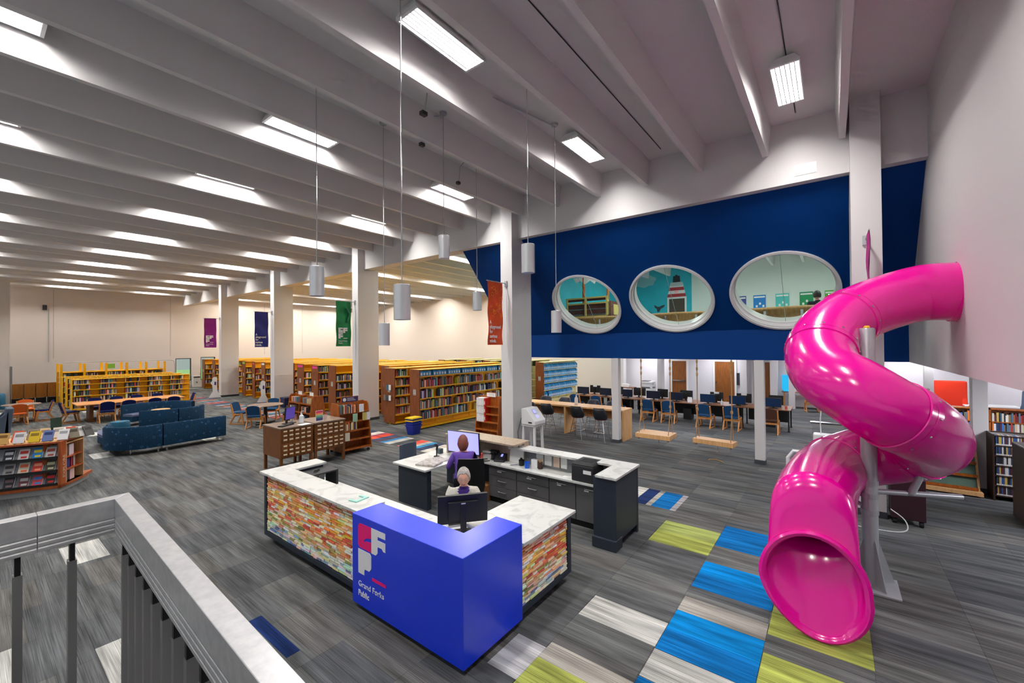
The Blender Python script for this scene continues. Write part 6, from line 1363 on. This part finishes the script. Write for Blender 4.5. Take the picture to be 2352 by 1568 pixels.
def arm_chain(J, E_, s, sh, el, wr, fwd, curl=.03):
    S_ = 'l' if s > 0 else 'r'
    J['sh'+S_] = (*sh, .075); J['el'+S_] = (*el, .046); J['fa'+S_] = (*[lerp(a, b, .5) for a, b in zip(el, wr)], .038); J['wr'+S_] = (*wr, .026)
    f = Vector(fwd).normalized(); side = Vector((-f.y, f.x, 0))*s; w = Vector(wr)
    pm = w+f*.05; J['pm'+S_] = (*pm, .03, .016)
    E_ += [('chest', 'sh'+S_), ('sh'+S_, 'el'+S_), ('el'+S_, 'fa'+S_), ('fa'+S_, 'wr'+S_), ('wr'+S_, 'pm'+S_)]
    for q, (o_, ln) in enumerate(((-.026, .062), (-.009, .072), (.009, .07), (.026, .055))):
        k1 = pm+f*.035+side*o_; k2 = k1+f*ln*.5+Vector((0, 0, .004)); k3 = k2+f*ln*.45+Vector((0, 0, -curl))
        for n_, p, r in (('a', k1, .0095), ('b', k2, .0085), ('c', k3, .007)): J['f%d%s%s' % (q, n_, S_)] = (*p, r)
        E_ += [('pm'+S_, 'f%da%s' % (q, S_)), ('f%da%s' % (q, S_), 'f%db%s' % (q, S_)), ('f%db%s' % (q, S_), 'f%dc%s' % (q, S_))]
    tb = w+f*.03-side*.03; te = tb+f*.035-side*.018+Vector((0, 0, -.012))
    J['ta'+S_] = (*tb, .011); J['tb'+S_] = (*te, .009); E_ += [('pm'+S_, 'ta'+S_), ('ta'+S_, 'tb'+S_)]
def seated(wl, wr_, fl=(1, 0, 0), el=((.1, .25, .75), (.1, -.25, .75)), lean=0):
    J = {'pelvis': (0, 0, .53, .15, .13), 'waist': (.02+lean*.3, 0, .68, .14, .115), 'chest': (.03+lean*.7, 0, .88, .15, .12), 'nb': (.02+lean, 0, 1.03, .085), 'nk': (.035+lean*1.1, 0, 1.11, .054)}
    E_ = [('pelvis', 'waist'), ('waist', 'chest'), ('chest', 'nb'), ('nb', 'nk')]
    for s, w in ((1, wl), (-1, wr_)): arm_chain(J, E_, s, (.01+lean*.8, s*.165, .99), el[0 if s > 0 else 1], w, (fl[0], fl[1]-s*.15, 0))
    for s, S_ in ((1, 'l'), (-1, 'r')):
        J['hp'+S_] = (.06, s*.1, .52, .095); J['kn'+S_] = (.45, s*.12, .52, .07); J['an'+S_] = (.44, s*.12, .1, .045); J['to'+S_] = (.58, s*.12, .04, .04, .03)
        E_ += [('pelvis', 'hp'+S_), ('hp'+S_, 'kn'+S_), ('kn'+S_, 'an'+S_), ('an'+S_, 'to'+S_)]
    return J, E_
CARD = mat('oatmeal_knit', (196, 192, 182), .9, 0, 'mottle', (180, 176, 166), 40); PUR = mat('purple_shirt', (58, 30, 120), .85); PUR2 = mat('violet_shirt', (104, 72, 170), .85); TROU = mat('dark_trousers', (34, 36, 46), .9)
# worker facing the camera at the service desk
J, E_ = seated((.37, .15, .8), (.37, -.15, .8))
def paint1(c):
    if c.z < .62 and c.x < .75 and abs(c.y) < .3 and not (c.z > .7): return 3 if c.z > .08 else 3
    if c.x > .34 and c.z > .7: return 0
    if c.z > 1.075: return 0
    if abs(c.y) < .06+.1*(c.z-.9) and c.x > .05 and c.z > .7: return 2
    return 1
fz = math.atan2(3.53-4.03, 3.58-4.14)
p1 = figure('person', 'grey-haired person in oatmeal cardigan and purple top typing at the service desk', (4.13, 4.0, .02), fz, J, E_, paint1, [SKIN, CARD, PUR, TROU])
h1 = head(p1, (.07, 0, 1.2), 0, .2, mat('grey_hair', (176, 172, 166), .7, 0, 'mottle', (140, 136, 132), 60), 'grey'); h1.scale = (1.08, 1.1, 1.08)
t = thing('task_chair', 'black task chair under the worker at the service desk', 'chair', (4.16, 4.04, 0), fz); MB().box(-.22, .22, -.22, .22, .34, .4).build('seat', BLACK, t, bevel=.03); MB().box(-.28, -.2, -.2, .2, .5, .86).build('backrest', BLACK, t, bevel=.03); MB().lathe([(.03, .06), (.03, .34)], n=10).build('gas_lift', BLACK, t)
for k in range(5):
    a = k*2*PI/5; MB().tube([(0, 0, .08), (.28*math.cos(a), .28*math.sin(a), .04)], .022, 6).build('base_arm', BLACK, t)
# worker seen from behind in violet
J, E_ = seated((.34, .2, .8), (.36, -.12, .8), el=((.08, .27, .76), (.12, -.25, .78)), lean=.05)
def paint2(c):
    if c.z < .6: return 2
    if c.x > .2 and c.z > .7 and abs(c.y) > .05 and c.z < .9 and c.x > .16+.02: return 0
    if c.z > 1.05: return 0
    return 1
p2 = figure('person', 'person in violet top with red hair seen from behind at the staff desk', (5.42, 5.26, .03), .8, J, E_, paint2, [SKIN, PUR2, TROU])
head(p2, (.12, 0, 1.2), 0, .3, mat('red_hair', (126, 44, 40), .6, 0, 'mottle', (96, 60, 44), 30), 'red')
# visitor in dark jacket behind the window of the play room
J = {'pelvis': (0, 0, .8, .14, .12), 'waist': (0, 0, .95, .14), 'chest': (0, 0, 1.12, .16, .13), 'nb': (0, 0, 1.26, .07), 'nk': (0, 0, 1.32, .055)}
E_ = [('pelvis', 'waist'), ('waist', 'chest'), ('chest', 'nb'), ('nb', 'nk')]
for s in (1, -1): arm_chain(J, E_, s, (0, s*.18, 1.2), (.03, s*.25, .95), (.16, s*.2, .8), (1, 0, 0))
for s, S_ in ((1, 'l'), (-1, 'r')):
    J['hp'+S_] = (0, s*.09, .76, .09); J['kn'+S_] = (.02, s*.1, .44, .065); J['an'+S_] = (0, s*.1, .09, .045); J['to'+S_] = (.12, s*.1, .035, .04, .03)
    E_ += [('pelvis', 'hp'+S_), ('hp'+S_, 'kn'+S_), ('kn'+S_, 'an'+S_), ('an'+S_, 'to'+S_)]
JK = mat('navy_jacket', (30, 36, 52), .9)
p3 = figure('person', 'person in dark jacket standing behind the largest round window', (14.6, .33, 2.9), .2, J, E_, lambda c: 0 if (c.z > 1.28 or (c.x > .14 and c.z < .85)) else 1, [SKIN, JK])
head(p3, (.03, 0, 1.42), .4, 0, mat('black_hair', (26, 24, 24), .6), 'dark')
o = STUFF.build('library_books', BOOKA, kind='stuff')
tag(o, 'rows of assorted library books filling the farther shelves', 'books', kind='stuff')
